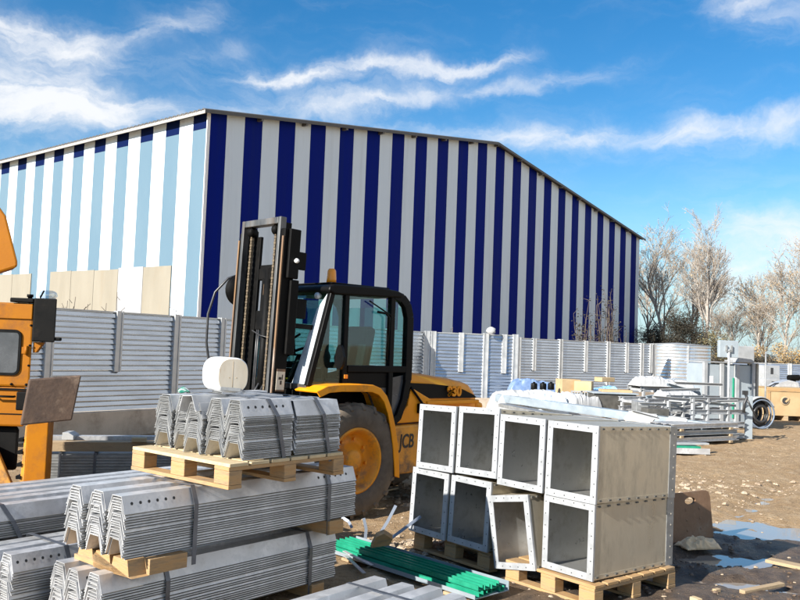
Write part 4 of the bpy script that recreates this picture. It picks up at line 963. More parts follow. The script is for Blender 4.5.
# hood
def hood_sec(x, w_, zt, zb):
    return [(x, -w_, zb), (x, -w_, zt - .10), (x, -w_ + .05, zt - .025), (x, -w_ + .15, zt), (x, w_ - .15, zt), (x, w_ - .05, zt - .025), (x, w_, zt - .10), (x, w_, zb)]
secs = [hood_sec(-.90, .54, 1.475, .98), hood_sec(-1.30, .53, 1.44, .98), hood_sec(-1.75, .52, 1.39, .98), hood_sec(-2.02, .50, 1.345, .98), hood_sec(-2.16, .46, 1.27, .98), hood_sec(-2.20, .43, 1.16, .98)]
mb = MB(); vs = [v for s_ in secs for v in s_]; fs = []
for i in range(len(secs) - 1):
    for k in range(8): fs.append((i * 8 + k, i * 8 + (k + 1) % 8, (i + 1) * 8 + (k + 1) % 8, (i + 1) * 8 + k))
fs += [tuple(range(8)), tuple(range(47, 39, -1))]
mb.add(vs, fs); hood = mb.build('hood', yellow, fk, bevel=.02)
mb = MB(); mb.prism([(-.91, .544, 1.175), (-.91, .544, 1.35), (-1.3, .540, 1.335), (-1.74, .535, 1.30), (-2.05, .53, 1.20), (-2.10, .53, 1.165)], (0, .008, 0)); mb.build('engine_grille', black_plastic, fk)
mb = MB(); mb.prism([(-.70, .46, .905), (-.80, .46, .905), (-1.28, .46, .915), (-1.28, .46, 1.16), (-.95, .46, 1.30), (-.90, .46, 1.10), (-.80, .46, 1.0)], (0, .10, 0)); mb.build('rear_quarter_panel', yellow, fk, bevel=.01)
text_mesh('model_number', '930', .16, yellow, fk, (-1.66, .566, 1.245), (rad(90), 0, rad(180)), .008, 0, .006, 1.0)
mb = MB(); mb.b(-2.10, -1.20, .50, .58, 1.10, 1.145); mb.build('hood_ledge', yellow, fk, bevel=.01)
mb = MB(); mb.b(-2.35, -2.2, -.44, .44, .50, 1.10); mb.build('counterweight', yellow, fk, bevel=.04)
mb = MB(); mb.tube([(-.93, .575, 1.30), (-1.13, .585, 1.10), (-1.16, .59, .96)], .014, 8); mb.build('hood_strut', black_steel, fk)
mb = MB(); mb.b(-1.15, -1.05, .56, .60, 1.01, 1.12); mb.build('lock_box', black_steel, fk, bevel=.006)
# ---- mast: tilted slightly
ms = bpy.data.objects.new('mast', None); COL.objects.link(ms); ms.parent = fk; ms.location = (.78, 0, .28); ms.rotation_euler = (0, rad(-2.2), 0)
HM = 2.73
for sg in (1, -1):
    y = sg * .40
    mb = MB(); mb.b(-.07, .07, y - .007, y + .007, 0, HM - .12); mb.b(.055, .072, y - sg * .0, y - sg * .055, 0, HM - .12); mb.b(-.072, -.055, y, y - sg * .055, 0, HM - .12); mb.build('outer_rail', black_steel, ms, bevel=.004)
    y = sg * .325
    mb = MB(); mb.b(.02, .095, y - .022, y + .022, .10, HM); mb.build('inner_rail', mast_rail, ms, bevel=.006)
    mb = MB(); mb.b(-.05, .018, y - .02, y + .02, .10, HM - .05); mb.build('rail_web', black_steel, ms, bevel=.004)
    mb = MB(); mb.b(.075, .088, sg * .382, sg * .405, .12, HM - .2); mb.build('rust_strip', rust_rail, ms)
    # lift cylinder and chain
    mb = MB(); mb.tube([(-.02, sg * .235, .05), (-.02, sg * .235, 1.55)], .038, 12); mb.tube([(-.02, sg * .235, 1.55), (-.02, sg * .235, HM - .1)], .024, 10); mb.build('lift_cylinder', black_steel, ms)
    mb = MB(); z = .45; k = 0
    while z < HM - .16:
        mb.b(.03, .055, sg * .215 - (.017 if k % 2 else .012), sg * .215 + (.017 if k % 2 else .012), z, z + .026, 0); z += .030; k += 1
    mb.build('lift_chain', chain_m, ms)
    mb = MB(); mb.lathe([(.0001, -.02), (.055, -.02), (.05, -.01), (.05, .01), (.055, .02), (.0001, .02)], 'y', (.04, sg * .215, HM - .12), 18); mb.build('chain_pulley', black_steel, ms)
mb = MB(); mb.b(.0, .095, -.297, .297, HM - .07, HM + .0); mb.build('top_crossbar', mast_rail, ms, bevel=.008)
mb = MB(); mb.b(-.08, -.02, -.36, .36, HM - .62, HM - .50); mb.b(-.075, -.03, -.30, .12, HM - .52, HM - .46); mb.build('upper_crossbar', black_steel, ms, bevel=.01)
mb = MB(); mb.b(-.09, -.02, -.36, .36, HM - 1.14, HM - .94); mb.build('middle_crossbar', black_steel, ms, bevel=.01)
mb = MB(); mb.b(-.09, -.02, -.39, .39, .35, .55); mb.build('lower_crossbar', black_steel, ms, bevel=.01)
mb = MB(); mb.tube([(-.05, .02, .4), (-.05, .02, HM - .5)], .05, 12); mb.build('centre_cylinder', black_steel, ms)
mb = MB(); mb.b(-.06, -.02, -.07, .03, HM - .95, HM - .60); mb.b(-.055, -.018, -.03, .02, HM - .78, HM - .66, 1); mb.build('valve_block', [black_steel, rust_rail], ms, bevel=.006)
mb = MB(); mb.b(-.10, .03, .41, .45, HM - .62, HM - .12); mb.b(-.19, -.02, .411, .448, HM - .52, HM - .34); mb.b(-.12, -.02, .41, .445, 1.35, HM - .63); mb.build('side_bracket', black_steel, ms, bevel=.01)
mb = MB(); mb.b(-.24, -.05, .40, .44, 1.72, 1.92); mb.b(-.46, -.05, .41, .43, 1.62, 1.67); mb.build('mast_tie_arm', black_steel, ms, bevel=.01)
mb = MB(); mb.lathe([(.0001, .025), (.018, .020), (.026, .0), (.018, -.020), (.0001, -.025)], 'y', (-.05, .47, HM - .44), 14); mb.build('mast_lamp', white_plastic, ms)
mb = MB(); mb.lathe([(.0001, -.03), (.17, -.03), (.17, -.02), (.12, -.015), (.12, .015), (.17, .02), (.17, .03), (.0001, .03)], 'y', (-.02, -.455, HM - .72), 26); mb.build('hose_reel', black_steel, ms)
mb = MB(); pth = [(.02, -.47, HM - .56), (.10, -.52, HM - .60), (.20, -.60, HM - .76), (.24, -.64, HM - 1.0), (.23, -.64, HM - 1.3), (.16, -.60, HM - 1.7), (.05, -.5, HM - 2.1)]; mb.tube(pth, .013, 8); mb.build('hydraulic_hose', hose_m, ms)
mb = MB(); mb.tube([(.03, -.10, HM - 1.15), (.03, .05, HM - 1.20), (.02, .20, HM - 1.22)], .007, 6); mb.tube([(-.1, .05, 1.1), (.05, .1, .9), (.02, .12, .6)], .013, 6); mb.tube([(-.1, .0, 1.15), (.06, .06, .95), (.0, .04, .55)], .013, 6); mb.build('hose', hose_m, ms)
mb = MB(); mb.b(-.055, .045, .408, .4115, 1.00, 1.18, 0); mb.b(-.055, .045, .4085, .413, 1.18, 1.205, 1); mb.b(-.055, .045, .4085, .413, .985, 1.0, 1)
mb.b(-.02, .0, .4117, .4135, 1.05, 1.09, 2); mb.b(-.015, .02, .4117, .4135, 1.10, 1.125, 2); mb.b(-.03, -.02, .4117, .4135, 1.10, 1.15, 2); mb.build('decal', [cream, rust_rail, lettr], ms)
mb = MB(); mb.b(-.045, -.01, -.30, -.13, .1, HM - .16); mb.build('mast_plate', black_steel, ms, bevel=.006)
mb = MB(); mb.b(-.05, -.015, .19, .29, .1, 1.75); mb.build('mast_plate', black_steel, ms, bevel=.006)
mb = MB()
for yy in (-.09, -.06, .10): mb.tube([(-.03, yy, .3), (-.02, yy + .01, 1.3), (-.04, yy - .02, HM - 1.0)], .012, 6)
mb.build('hydraulic_pipes', hose_m, ms)
# carriage with forks
cg = MB(); cg.b(.10, .15, -.48, .48, .12, .22); cg.b(.10, .15, -.48, .48, .52, .62); cg.build('carriage', black_steel, ms, bevel=.008)
for sg in (1, -1):
    mb = MB(); mb.b(.155, .195, sg * .30 - .05, sg * .30 + .05, -.16, .64); mb.b(.155, 1.10, sg * .30 - .05, sg * .30 + .05, -.20, -.16); mb.build('fork', black_steel, ms, bevel=.005)

# ================================================================== YELLOW MACHINE AT THE LEFT EDGE
EB = aty(33, 332, 7.5); 
ex = thing('construction_machine', 'old orange yellow construction machine cut off by the left edge', 'machine', (EB.x, 7.5, 0), rad(4))
def zz(y, Y=7.5, x=20): return CH - (y - (346.5 + (x - 400) * .0373)) / F * Y
mb = MB(); mb.prism([(-1.7, 0, 1.26), (0, 0, 1.26), (-.62, 1.2, 1.26), (-1.7, 1.2, 1.26)], (0, 0, zz(303) - 1.26)); mb.build('body', orange, ex, bevel=.02)
mb = MB(); mb.b(-1.7, -.01, -.018, -.003, zz(319), zz(304)); mb.build('roof_rim', orange, ex, bevel=.006)
mb = MB(); mb.b(-1.7, -.02, -.004, .0, zz(390) , zz(388)); mb.build('panel_gap', black_steel, ex)
mb = MB(); mb.prism([(-1.7, .01, zz(426)), (-.03, .01, zz(426)), (-.62, 1.15, zz(426)), (-1.7, 1.15, zz(426))], (0, 0, 1.259 - zz(426))); mb.build('lower_body', orange, ex, bevel=.02)
mb = MB(); mb.b(-1.7, -.06, .004, .012, zz(414), zz(413)); mb.build('seam', black_steel, ex)
mb = MB(); 
wx0, wx1, wz0, wz1 = -.9, -.105, zz(374), zz(331); rr = .05
rp = [(wx1 - rr + rr * math.sin(a), wz1 - rr + rr * math.cos(a)) for a in [k * PI / 12 for k in range(7)]] + [(wx1 - rr + rr * math.cos(a), wz0 + rr - rr * math.sin(a)) for a in [k * PI / 12 for k in range(7)]] + [(wx0, wz0), (wx0, wz1)]
mb.prism([(p[0], -.004, p[1]) for p in rp], (0, .006, 0)); mb.build('window', dirty_glass, ex)
mb = MB()
for k in range(len(rp)):
    a, b_ = rp[k], rp[(k + 1) % len(rp)]; mb.bar((a[0], -.005, a[1]), (b_[0], -.005, b_[1]), .022, .018, up=(0, 1, 0))
mb.build('window_seal', black_plastic, ex)
mb = MB(); bx = [(-.22, zz(297.5)), (.20, zz(297.5)), (.205, zz(338)), (.0, zz(341)), (.0, zz(303)), (-.24, zz(303))]
mb.prism([(.005, -.03, zz(341)), (.205, -.03, zz(341)), (.12, .16, zz(341)), (-.08, .16, zz(341))], (0, 0, zz(297.5) - zz(341))); mb.b(-.21, .0, -.03, .15, zz(302.5), zz(298)); mb.b(.19, .25, -.02, .03, zz(339.5), zz(336)); mb.build('black_box', black_steel, ex, bevel=.01)
mb = MB(); mb.lathe([(.0001, .04), (.028, .04), (.028, .015), (.02, .015), (.02, 0)], 'z', (-.08, .1, zz(298)), 12); mb.build('filler_cap', black_steel, ex)
mb = MB(); mb.prism([(.0, .02, zz(341.5)), (.09, .02, zz(341.5)), (.03, .02, zz(352)), (.0, .02, zz(352))], (0, .06, 0)); mb.build('box_bracket', orange, ex, bevel=.004)
mb = MB(); mb.lathe([(.0001, 0), (.06, 0), (.085, .03), (.075, .06), (.05, .075), (.0001, .08)], 'z', (.07, .12, zz(297.4)), 20); mb.build('lamp_dome', clear_plastic, ex)
mb = MB(); mb.tube([(.045, .0, zz(297)), (.085, -.03, zz(290))], .008, 6); mb.build('aerial', black_steel, ex)
for zc_ in (zz(350), zz(398)):
    mb = MB(); mb.tube([(-.045, -.014, zc_ - .04), (-.045, -.014, zc_ + .04)], .014, 8); mb.b(-.09, -.045, -.008, .0, zc_ - .03, zc_ + .03); mb.build('hinge', orange, ex)
mb = MB(); mb.tube([(-.30, -.01, zz(396)), (-.30, -.045, zz(396)), (-.12, -.045, zz(396)), (-.12, -.01, zz(396))], .010, 8); mb.build('grab_handle', black_steel, ex)
mb = MB()
for bx_ in (-.03, -.16, -.29, -.42): mb.lathe([(.0001, -.010), (.012, -.008), (.013, .002)], 'y', (bx_, 0, zz(384)), 8)
for bz_ in (zz(325), zz(345), zz(365)): mb.lathe([(.0001, -.010), (.010, -.008), (.011, .002)], 'y', (-.02, 0, bz_), 8)
mb.build('bolts', black_steel, ex)
# rusty plate, slightly turned
mb = MB(); mb.prism([(.05, -.30, zz(421)), (.44, -.17, zz(416)), (.50, -.17, zz(372)), (.10, -.30, zz(377))], (-.03, .07, 0)); mb.build('rusty_plate', rust_plate, ex, bevel=.012)
mb = MB(); mb.b(-.05, .22, -.17, .02, zz(408), zz(390)); mb.build('plate_mount', black_steel, ex, bevel=.01)
# stabiliser leg with steps on its flank
mb = MB(); mb.b(.02, .20, -.05, .10, .18, zz(420)); mb.build('stabiliser_leg', orange, ex, bevel=.008)
mb = MB(); mb.prism([(.0, -.04, zz(424)), (.018, -.04, zz(424)), (.018, -.04, .18), (-.03, -.04, .18)], (0, .5, 0)); mb.build('leg_flank', yellow_dirty, ex, bevel=.004)
for k in range(4):
    mb = MB(); z = .45 + k * .11; mb.b(-.055, -.012, -.05, .3, z, z + .03); mb.build('step', black_steel, ex)
mb = MB(); mb.b(.0, .30, -.10, .30, .0, .179); mb.build('leg_foot', yellow_dirty, ex, bevel=.02)
mb = MB(); mb.prism([(-1.7, .10, .5), (-.10, .10, .5), (-.6, 1.05, .5), (-1.7, 1.05, .5)], (0, 0, zz(427) - .5)); mb.build('undercarriage', black_steel, ex, bevel=.03)
mb = MB(); mb.prism([(-.55, -.06, zz(430)), (-.24, -.06, zz(445)), (-.03, -.06, .30), (-.55, -.06, .30)], (0, .05, 0)); mb.build('guard_plate', yellow_dirty, ex, bevel=.01)
for cx_ in (-1.15,):
    mb = MB(); mb.lathe([(.2, -.14), (.36, -.15), (.42, -.11), (.42, .11), (.36, .15), (.2, .14), (.2, -.14)], 'y', (cx_, .40, .42), 30); mb.build('tyre', rubber, ex)
    mb = MB(); mb.lathe([(.2, -.12), (.12, -.05), (.0001, -.05)], 'y', (cx_, .40, .42), 24); mb.build('rim', rim_m, ex)
# raised boom end above, at the frame's left edge
mb = MB()
bp_ = [(-.17, zz(267)), (-.175, zz(261)), (-.30, zz(216)), (-.55, zz(180)), (-1.7, zz(150)), (-1.7, zz(240)), (-.62, zz(262)), (-.36, zz(275))]
bp_ = [(p[0] - .0, p[1]) for p in bp_]
mb.prism([(p[0], .0, p[1]) for p in bp_], (-.16, .34, 0)); mb.build('boom', orange, ex, bevel=.02)
mb = MB(); mb.b(-1.55, -1.25, .15, .5, zz(304), zz(238)); mb.build('boom_support', orange, ex, bevel=.02)
# ================================================================== YARD CLUTTER BEHIND
def slab(name, mat, p, d, rz=0, bevel=.004, tilt=(0, 0)):
    mb = MB(); mb.b(-d[0] / 2, d[0] / 2, -d[1] / 2, d[1] / 2, 0, d[2]); o = mb.build(name, mat, bevel=bevel); o.location = p; o.rotation_euler = (tilt[0], tilt[1], rz); return o
def P(x, y, Y): return aty(x, y, Y)
# long pale beam
a = P(498, 397.5, 20.6); b_ = P(709, 427, 17.2); dd = (b_ - a); L = dd.length
bt = thing('steel_box_beam', 'very long pale blue-white box beam running behind the ducts, its dark open end at right', 'steel beam', a)
bt.rotation_mode = 'QUATERNION'; bt.rotation_quaternion = dd.to_track_quat('X', 'Z')
mb = MB(); mb.b(0, L, -.13, .13, -.09, -.08); mb.b(0, L, -.13, .13, .08, .09); mb.b(0, L, -.13, -.12, -.0795, .0795); mb.b(0, L, .12, .13, -.0795, .0795); mb.build('tube', blue_steel, bt, bevel=.006)
mb = MB(); mb.b(L - .1, L - .09, -.119, .119, -.079, .079); mb.build('end_plate', black_steel, bt)
for (u0, u1, m_) in ((L - 1.75, L - 1.1, sheet_white), (L - .85, L - .45, sheet_white)):
    mb = MB()
    def wr(u, v, u0=u0, u1=u1):
        q = v * 2 * PI; c_, s_ = math.cos(q), math.sin(q); x = u0 + (u1 - u0) * u + .05 * math.sin(v * 20)
        k = 1.0 + .10 * noise.noise(Vector((u * 5, c_ * 2, s_ * 2)))
        return (x, .155 * k * max(-1, min(1, c_ * 1.35)), .118 * k * max(-1, min(1, s_ * 1.35)))
    mb.grid(14, 26, wr); mb.build('plastic_wrap', m_, bt)
# second long flat beam lower, seen right at the duct top
a = P(503, 405, 15.5); b_ = P(580, 421, 13.6); mb = MB(); mb.bar(a, b_, .22, .06); tag(mb.build('steel_flat_bar', galv_side), 'long grey perforated flat lying in front of the pale box beam, just over the ducts', 'steel flat')
# trestles that carry the beam
for (u, h_) in ((.12, 0), (.55, 0), (.9, 0)):
    c_ = P(498, 397.5, 20.6).lerp(P(709, 427, 17.2), u); hh = c_.z - .105
    if hh < .1: continue
    mb = MB(); mb.b(-.45, .45, -.06, .06, hh - .12, hh - .005); mb.b(-.4, -.3, -.06, .06, 0, hh - .121); mb.b(.3, .4, -.06, .06, 0, hh - .121); o = mb.build('trestle', wood_old, bevel=.004); o.location = (c_.x, c_.y, 0); o.rotation_euler = (0, 0, 1.1)
    tag(o, 'wooden trestle under the long pale box beam', 'trestle', 'trestles under the long beam')
# white plastic sheets over stacked goods
def heap(name, label, cat, mat, pc, sx, sy, h, rz=0, seed=0, group=None, z0=0, pk=1.6):
    mb = MB(); e = seed * 7.3
    def fn(u, v):
        x = (u - .5) * sx; y = (v - .5) * sy
        r_ = max(abs(u - .5), abs(v - .5)) * 2
        k = max(0, 1 - r_ ** 7)
        n_ = lambda s_, a_: noise.noise(Vector((u * s_ * sx + e, v * s_ * sy + u * a_, 1.7 + s_)))
        rg_ = 1 - abs(n_(4, 2)) * 2; rg2 = 1 - abs(n_(11, -5)) * 2
        return (x * (1 + .05 * noise.noise(Vector((u * 5, v * 5, e)))), y, h * k * (.80 + .14 * n_(1.6, 0)) + k * (.055 * rg_ + .030 * rg2))
    mb.grid(96, 56, fn); o = mb.build(name, mat); o.location = (pc.x, pc.y, z0); o.rotation_euler = (0, 0, rz); return tag(o, label, cat, group)
p_ = P(530, 400, 20.9); heap('plastic_sheet', 'white plastic sheet draped over low goods, left of the cardboard boxes', 'plastic sheet', sheet_white, Vector((p_.x - .1, p_.y, 0)), 1.9, 1.2, .92, .1, 1)
p_ = P(548, 398, 20.2); heap('plastic_sheet', 'pale bluish plastic sheet draped in front of the white one behind the ducts', 'plastic sheet', M('pale_blue_sheet', (.55, .66, .75), (.64, .73, .80), 5, .35, 0, .4, 9), Vector((p_.x, p_.y, 0)), .85, .8, .88, .3, 2)
p_ = P(578, 400, 20.4); heap('plastic_sheet', 'crumpled white plastic film bunched below the cardboard boxes', 'plastic sheet', sheet_white, Vector((p_.x, p_.y, 0)), 1.0, .9, .85, .5, 3)
# a timber platform that carries boxes and sheets
def box_thing(name, label, cat, mat, px, py_top, py_bot, Y, w_px, depth=.5, rz=0, group=None, z0=None):
    pt = P(px, py_top, Y); pb_ = P(px, py_bot, Y); wd = w_px / F * Y
    h_ = pt.z - pb_.z
    o = slab(name, mat, (pt.x, pt.y + depth / 2, pb_.z), (wd, depth, h_), rz, .01); return tag(o, label, cat, group)
sup = slab('storage_rack', galv_side, (P(590, 400, 21.4).x, 21.75, 0), (3.4, .9, .50), .03); tag(sup, 'low grey storage platform beneath the cardboard boxes and the blue tarp', 'platform')
box_thing('cardboard_box', 'pale cardboard box standing left of the darker one, before the fence', 'cardboard box', cardboard, 570, 379.5, 397, 21.5, 20, .45, .18)
box_thing('cardboard_box', 'tan cardboard box with a shaded right side, between the pale box and the blue tarp', 'cardboard box', M('cardboard_tan', (.50, .34, .17), (.56, .40, .22), 5, .8), 586, 381.5, 399, 21.3, 17, .45, -.35)
o = box_thing('cardboard_flap', 'torn cardboard flap lying on top behind the boxes', 'cardboard', cardboard, 606, 377.5, 382, 22.0, 17, .3, .5)
p_ = P(606, 394, 21.2); heap('tarp', 'bright blue tarp folded over goods behind the dark tray', 'tarp', sheet_blue, Vector((p_.x, 22.0, 0)), 1.25, .8, .98, .1, 4)
p_ = P(540, 390, 22.0); heap('tarp', 'dark blue sheet over low goods against the fence', 'tarp', dusk_blue, Vector((p_.x, 22.2, 0)), 1.9, .6, 1.12, .0, 5)
for i, px in enumerate((534, 543, 551)):
    p_ = P(px, 388.5, 21.4); mb = MB(); mb.lathe([(.0001, .17), (.07, .17), (.085, .14), (.085, .0), (.0001, 0)], 'z', (0, 0, 0), 16); mb.b(-.03, .03, -.03, .03, .17, .20); o = mb.build('black_canister', black_plastic, bevel=.004); o.location = (p_.x, p_.y, p_.z - .03)
    tag(o, ('small black canister, leftmost of three by the dark blue sheet', 'small black canister, middle of three by the dark blue sheet', 'small black canister, rightmost of three by the dark blue sheet')[i], 'canister', 'black canisters in the yard')
box_thing('board_stack', 'short orange-brown timber stack on the dark tray', 'timber', ply, 618, 390, 394.2, 20.6, 30, .5, -.05)
# dark round-bottomed tray
p_ = P(615, 405, 20.3); tr = MB()
sec = [(-.52, .42), (-.50, .12), (-.40, .02), (.40, .02), (.50, .12), (.52, .42)]
tr.prism([(q[0], 0, q[1]) for q in sec], (0, .75, 0)); o = tr.build('steel_trough', [dark_tray], bevel=.01); o.location = (p_.x, p_.y, p_.z - .16); tag(o, 'dark rounded steel trough under the orange-brown boards', 'trough')
slab_o = slab('steel_sheet', light_steel, (p_.x, p_.y + .36, p_.z + .265), (1.12, .82, .03)); tag(slab_o, 'pale flat sheet lying over the dark steel trough', 'steel sheet')
mb = MB(); zr = p_.z - .142; mb.b(-.5, .5, .0, .1, 0, zr); mb.b(-.5, .5, .6, .7, 0, zr); o = mb.build('trough_stand', wood_old, bevel=.004); o.location = (p_.x, p_.y, 0); tag(o, 'timber stand under the dark steel trough', 'stand')
for px, lb in ((576, 'light slotted steel crate under the boxes, left of two'), (586, 'light slotted steel crate under the boxes, right of two')):
    p_ = P(px, 400, 20.9); mb = MB()
    for k in range(4): mb.b(-.12 + k * .07, -.09 + k * .07, 0, .02, 0, .32)
    mb.b(-.13, .16, .0, .02, .32, .35); mb.b(-.13, .16, .025, .2, 0, .30, 1); o = mb.build('slotted_crate', [white_paint, dark_tray]); o.location = (p_.x, p_.y, p_.z - .12); tag(o, lb, 'crate', 'slotted steel crates')
    sb_ = slab('crate_block', wood_old, (p_.x + .01, p_.y + .1, 0), (.26, .2, p_.z - .122)); tag(sb_, 'timber block under a light slotted steel crate', 'timber', 'blocks under the slotted crates')
# ---- steel frames in the middle right
def truss(label, p0, p1, h, wd, posts, mat=white_paint, name='steel_truss'):
    d_ = p1 - p0; L_ = d_.length; t = thing(name, label, 'steel frame', p0, math.atan2(d_.y, d_.x), 'stacked white steel frames')
    z0 = 0
    for z in [.08 + (h - .08) * q_ / 3 for q_ in range(4)]:
        mb = MB()
        for yy in (0, wd): mb.b(0, L_, yy - .035, yy + .035, z - .05, z - .042); mb.b(0, L_, yy - .035, yy + .035, z + .042, z + .05); mb.b(0, L_, yy - .004, yy + .004, z - .0415, z + .0415)
        mb.build('long_beam', mat, t, bevel=.002)
    for x in posts:
        mb = MB()
        for yy in (0, wd): mb.b(x - .03, x + .03, yy - .03, yy + .03, 0, h + .052)
        mb.b(x - .028, x + .028, .031, wd - .031, h - .08, h - .02); mb.build('post', mat, t, bevel=.004)
    for x0, x1 in zip(posts[:-1], posts[1:]):
        if mat is galv: mb = MB(); mb.bar((x0 + .03, -.02, .12), (x1 - .03, -.02, h - .06), .03, .03); mb.build('brace', mat, t)
    return t
q0 = P(690, 404, 17.6); q1 = P(745, 403, 18.3); q0.z = q1.z = 0
truss('white steel frame nearest the grey cabinets, with a strapped right end', q0, q1, .86, .7, [.08, .5, 1.1])
q0 = P(644, 404, 18.6); q1 = P(700, 404, 19.4); q0.z = q1.z = 0
truss('tangled white steel frame with a diagonal brace, left of the cabinet frame', q0, q1, .74, .8, [.1, .62, 1.18], galv)
q0 = P(672, 410, 16.4); q1 = P(735, 412, 17.6); q0.z = q1.z = 0
dq = q1 - q0; bst = thing('beam_stack', 'low stack of long pale beams on timber spacers in front of the white frames', 'beam stack', q0, math.atan2(dq.y, dq.x) - .04)
for lv in range(3):
    for cc in range(4):
        mb = MB(); o0 = random.uniform(-.12, .12); z = .06 + lv * .135; y = cc * .17
        mb.b(o0, dq.length + o0, y, y + .13, z, z + .008); mb.b(o0, dq.length + o0, y, y + .13, z + .082, z + .09); mb.b(o0, dq.length + o0, y + .06, y + .068, z + .0085, z + .0815); mb.build('beam', (galv, white_paint, galv)[(lv + cc) % 3], bst)
    for xx in (.25, dq.length - .3):
        mb = MB(); mb.b(xx, xx + .08, -.03, .66, .06 + lv * .135 - .044, .06 + lv * .135 - .001); mb.build('spacer', wood_old, bst)
q0 = P(640, 404, 20.6); q1 = P(690, 404, 21.2); q0.z = q1.z = 0
truss('far white steel frame behind the tangled one, partly wrapped in film', q0, q1, .95, .5, [.1, .9], white_paint)
for (px, py, Y, sx, h_, sd, lb) in ((652, 398, 20.9, 1.0, .20, 6, 'white plastic film bunched on the far steel frame'), (672, 392, 21.1, .9, .16, 7, 'grey white film over parts right of the bunched film'), (676, 396, 19.2, .9, .15, 8, 'white film heap in front of the cabinet frame')):
    p_ = P(px, py, Y); heap('plastic_film', lb, 'plastic film', sheet_white, Vector((p_.x, p_.y, 0)), sx, .6, h_, .2, sd, z0={6: 1.0, 7: .98, 8: .79}[sd])
for (px, py, Y, w_, h_, lb, mt_) in ((690, 389, 22, 12, 11, 'small white panel leaning before the bluish fence panel', white_paint), (664, 389, 23, 14, 7, 'pale blue metal case below the bluish fence panel', blue_steel), (697, 390, 21.6, 14, 12, 'dark blue wrapped package left of the grey cabinets', dusk_blue), (640, 408, 18.8, 12, 14, 'grey metal box at the left end of the white frames', galv_side), (655, 412, 18.2, 22, 8, 'dark box lying under the tangled white frame', dark_tray), (676, 382, 23.5, 10, 7, 'small pale carton beneath the bluish fence panel', blue_steel)):
    pt = P(px, py - h_ / 2, Y); zt2 = max(.15, pt.z); o = slab('metal_case', mt_, (pt.x, pt.y, 0), (w_ / F * Y, .4, zt2), random.uniform(-.2, .2), .008); tag(o, lb, 'case', 'cases among the frames')
# loose bars lying across the frames
for i in range(11):
    xx = 632 + i * 7.0; Y0 = 17.2 + (i * 37 % 11) * .28; zb_ = .12 + (i * 29 % 7) * .10
    p0_ = P(xx, 400, Y0); Lb = .55 + (i * 13 % 5) * .16; an = .05 + ((i * 41) % 9 - 4) * .07
    q0_ = Vector((p0_.x, p0_.y, zb_ + .5)); q1_ = q0_ + Vector((math.cos(an) * Lb, math.sin(an) * Lb, ((i * 17) % 5 - 2) * .06))
    m_ = MB(); m_.bar(q0_, q1_, .07 + .02 * (i % 3), .008); m_.bar(q0_ + Vector((0, .03, -.03)), q1_ + Vector((0, .03, -.03)), .008, .06); o = m_.build('steel_bar', (white_paint, galv, blue_steel)[i % 3])
    o['group'] = 'loose bars across the white frames'; tag(o, 'pale loose angle bar lying across the white steel frames', 'steel bar', 'loose bars across the white frames')
# dark strap and vertical plate at the frame's right end
p_ = P(748.5, 427, 18.4); o = slab('upright_plate', light_steel, (p_.x, p_.y, 0), (.16, .05, .95), .1); tag(o, 'narrow upright grey plate at the right end of the white frames', 'plate')
mb = MB(); q = P(745, 393, 17.9); mb.tube([q, q + Vector((.02, -.06, -.10)), q + Vector((-.05, -.08, -.22)), q + Vector((-.05, -.07, -.42))], .03, 8); mb.tube([q + Vector((.0, -.05, -.08)), q + Vector((.09, -.08, -.28)), q + Vector((.22, -.08, -.5))], .022, 8); mb.b(q.x - .05, q.x + .05, q.y - .05, q.y + .03, q.z - .04, q.z + .05); o = mb.build('black_strap', hose_m); tag(o, 'black strap hanging from the top beam beside the upright plate', 'strap')
# low bundle with green inside, on dirt below the beam
for (x0, x1, y0, Y, lb, mt_) in ((660, 706, 443, 15.4, 'pale flat steel tray on the dirt below the box beam', galv), ):
    p0_, p1_ = P(664, 440, 15.0), P(706, 442, 15.2)
    t = thing('steel_tray', lb, 'tray', (p0_.x - .5, p0_.y, .02), .06)
    mb = MB(); mb.b(0, 1.35, 0, .5, 0, .03); mb.b(0, 1.35, -.03, -.003, 0, .10); mb.build('tray', mt_, t); mb = MB(); mb.b(.2, 1.2, .02, .4, .031, .13); mb.build('green_core', green_paint, t); mb = MB(); mb.bar((.3, .1, .15), (1.4, .2, .17), .12, .03); mb.build('cover_strip', white_paint, t)
# ---- grey cabinets with electrical panels behind
cb0 = P(704, 425, 21.0); cb1 = P(752, 425, 21.4); cd = (cb1 - cb0); cd.z = 0; cw = cd.length
cb = thing('steel_cabinet', 'row of pale grey steel cabinet doors standing behind the white frames', 'cabinet', (cb0.x, cb0.y, 0), math.atan2(cd.y, cd.x))
ht = P(704, 363, 21.0).z
mb = MB(); mb.b(0, cw, .06, .75, 0, ht - .01); mb.build('cabinet_body', light_steel, cb, bevel=.01)
xs_ = [0, cw * .34, cw * .66, cw]
for i in range(3):
    mb = MB()
    if i != 1: mb.b(xs_[i] + .06, xs_[i + 1] - .06, .0, .05, .1, ht - .03)
    else: mb.b(xs_[i] + .06, xs_[i + 1] - .06, .03, .055, .1, ht - .03)
    mb.build('door', light_steel, cb, bevel=.008)
for x in xs_:
    mb = MB(); mb.b(x - .05, x + .05, -.05, .045, 0, ht + (.02 if x in (0, cw) else 0)); mb.build('post', white_paint, cb, bevel=.006)
mb = MB(); mb.b(-.05, cw + .55, -.03, .8, ht + .021, ht + .045); mb.build('top_sheet', white_paint, cb, bevel=.004)
mb = MB(); mb.b(.12, .25, -.008, -.001, ht - .55, ht - .32); mb.build('notice', white_plastic, cb)
mb = MB(); mb.b(xs_[2] - .10, xs_[2] - .075, -.01, .028, .25, ht - .35); mb.build('green_strip', green_paint, cb)
mb = MB(); mb.b(cw + .06, cw + .5, .5, .74, 0, ht - .01); mb.build('side_recess', dark_tray, cb)
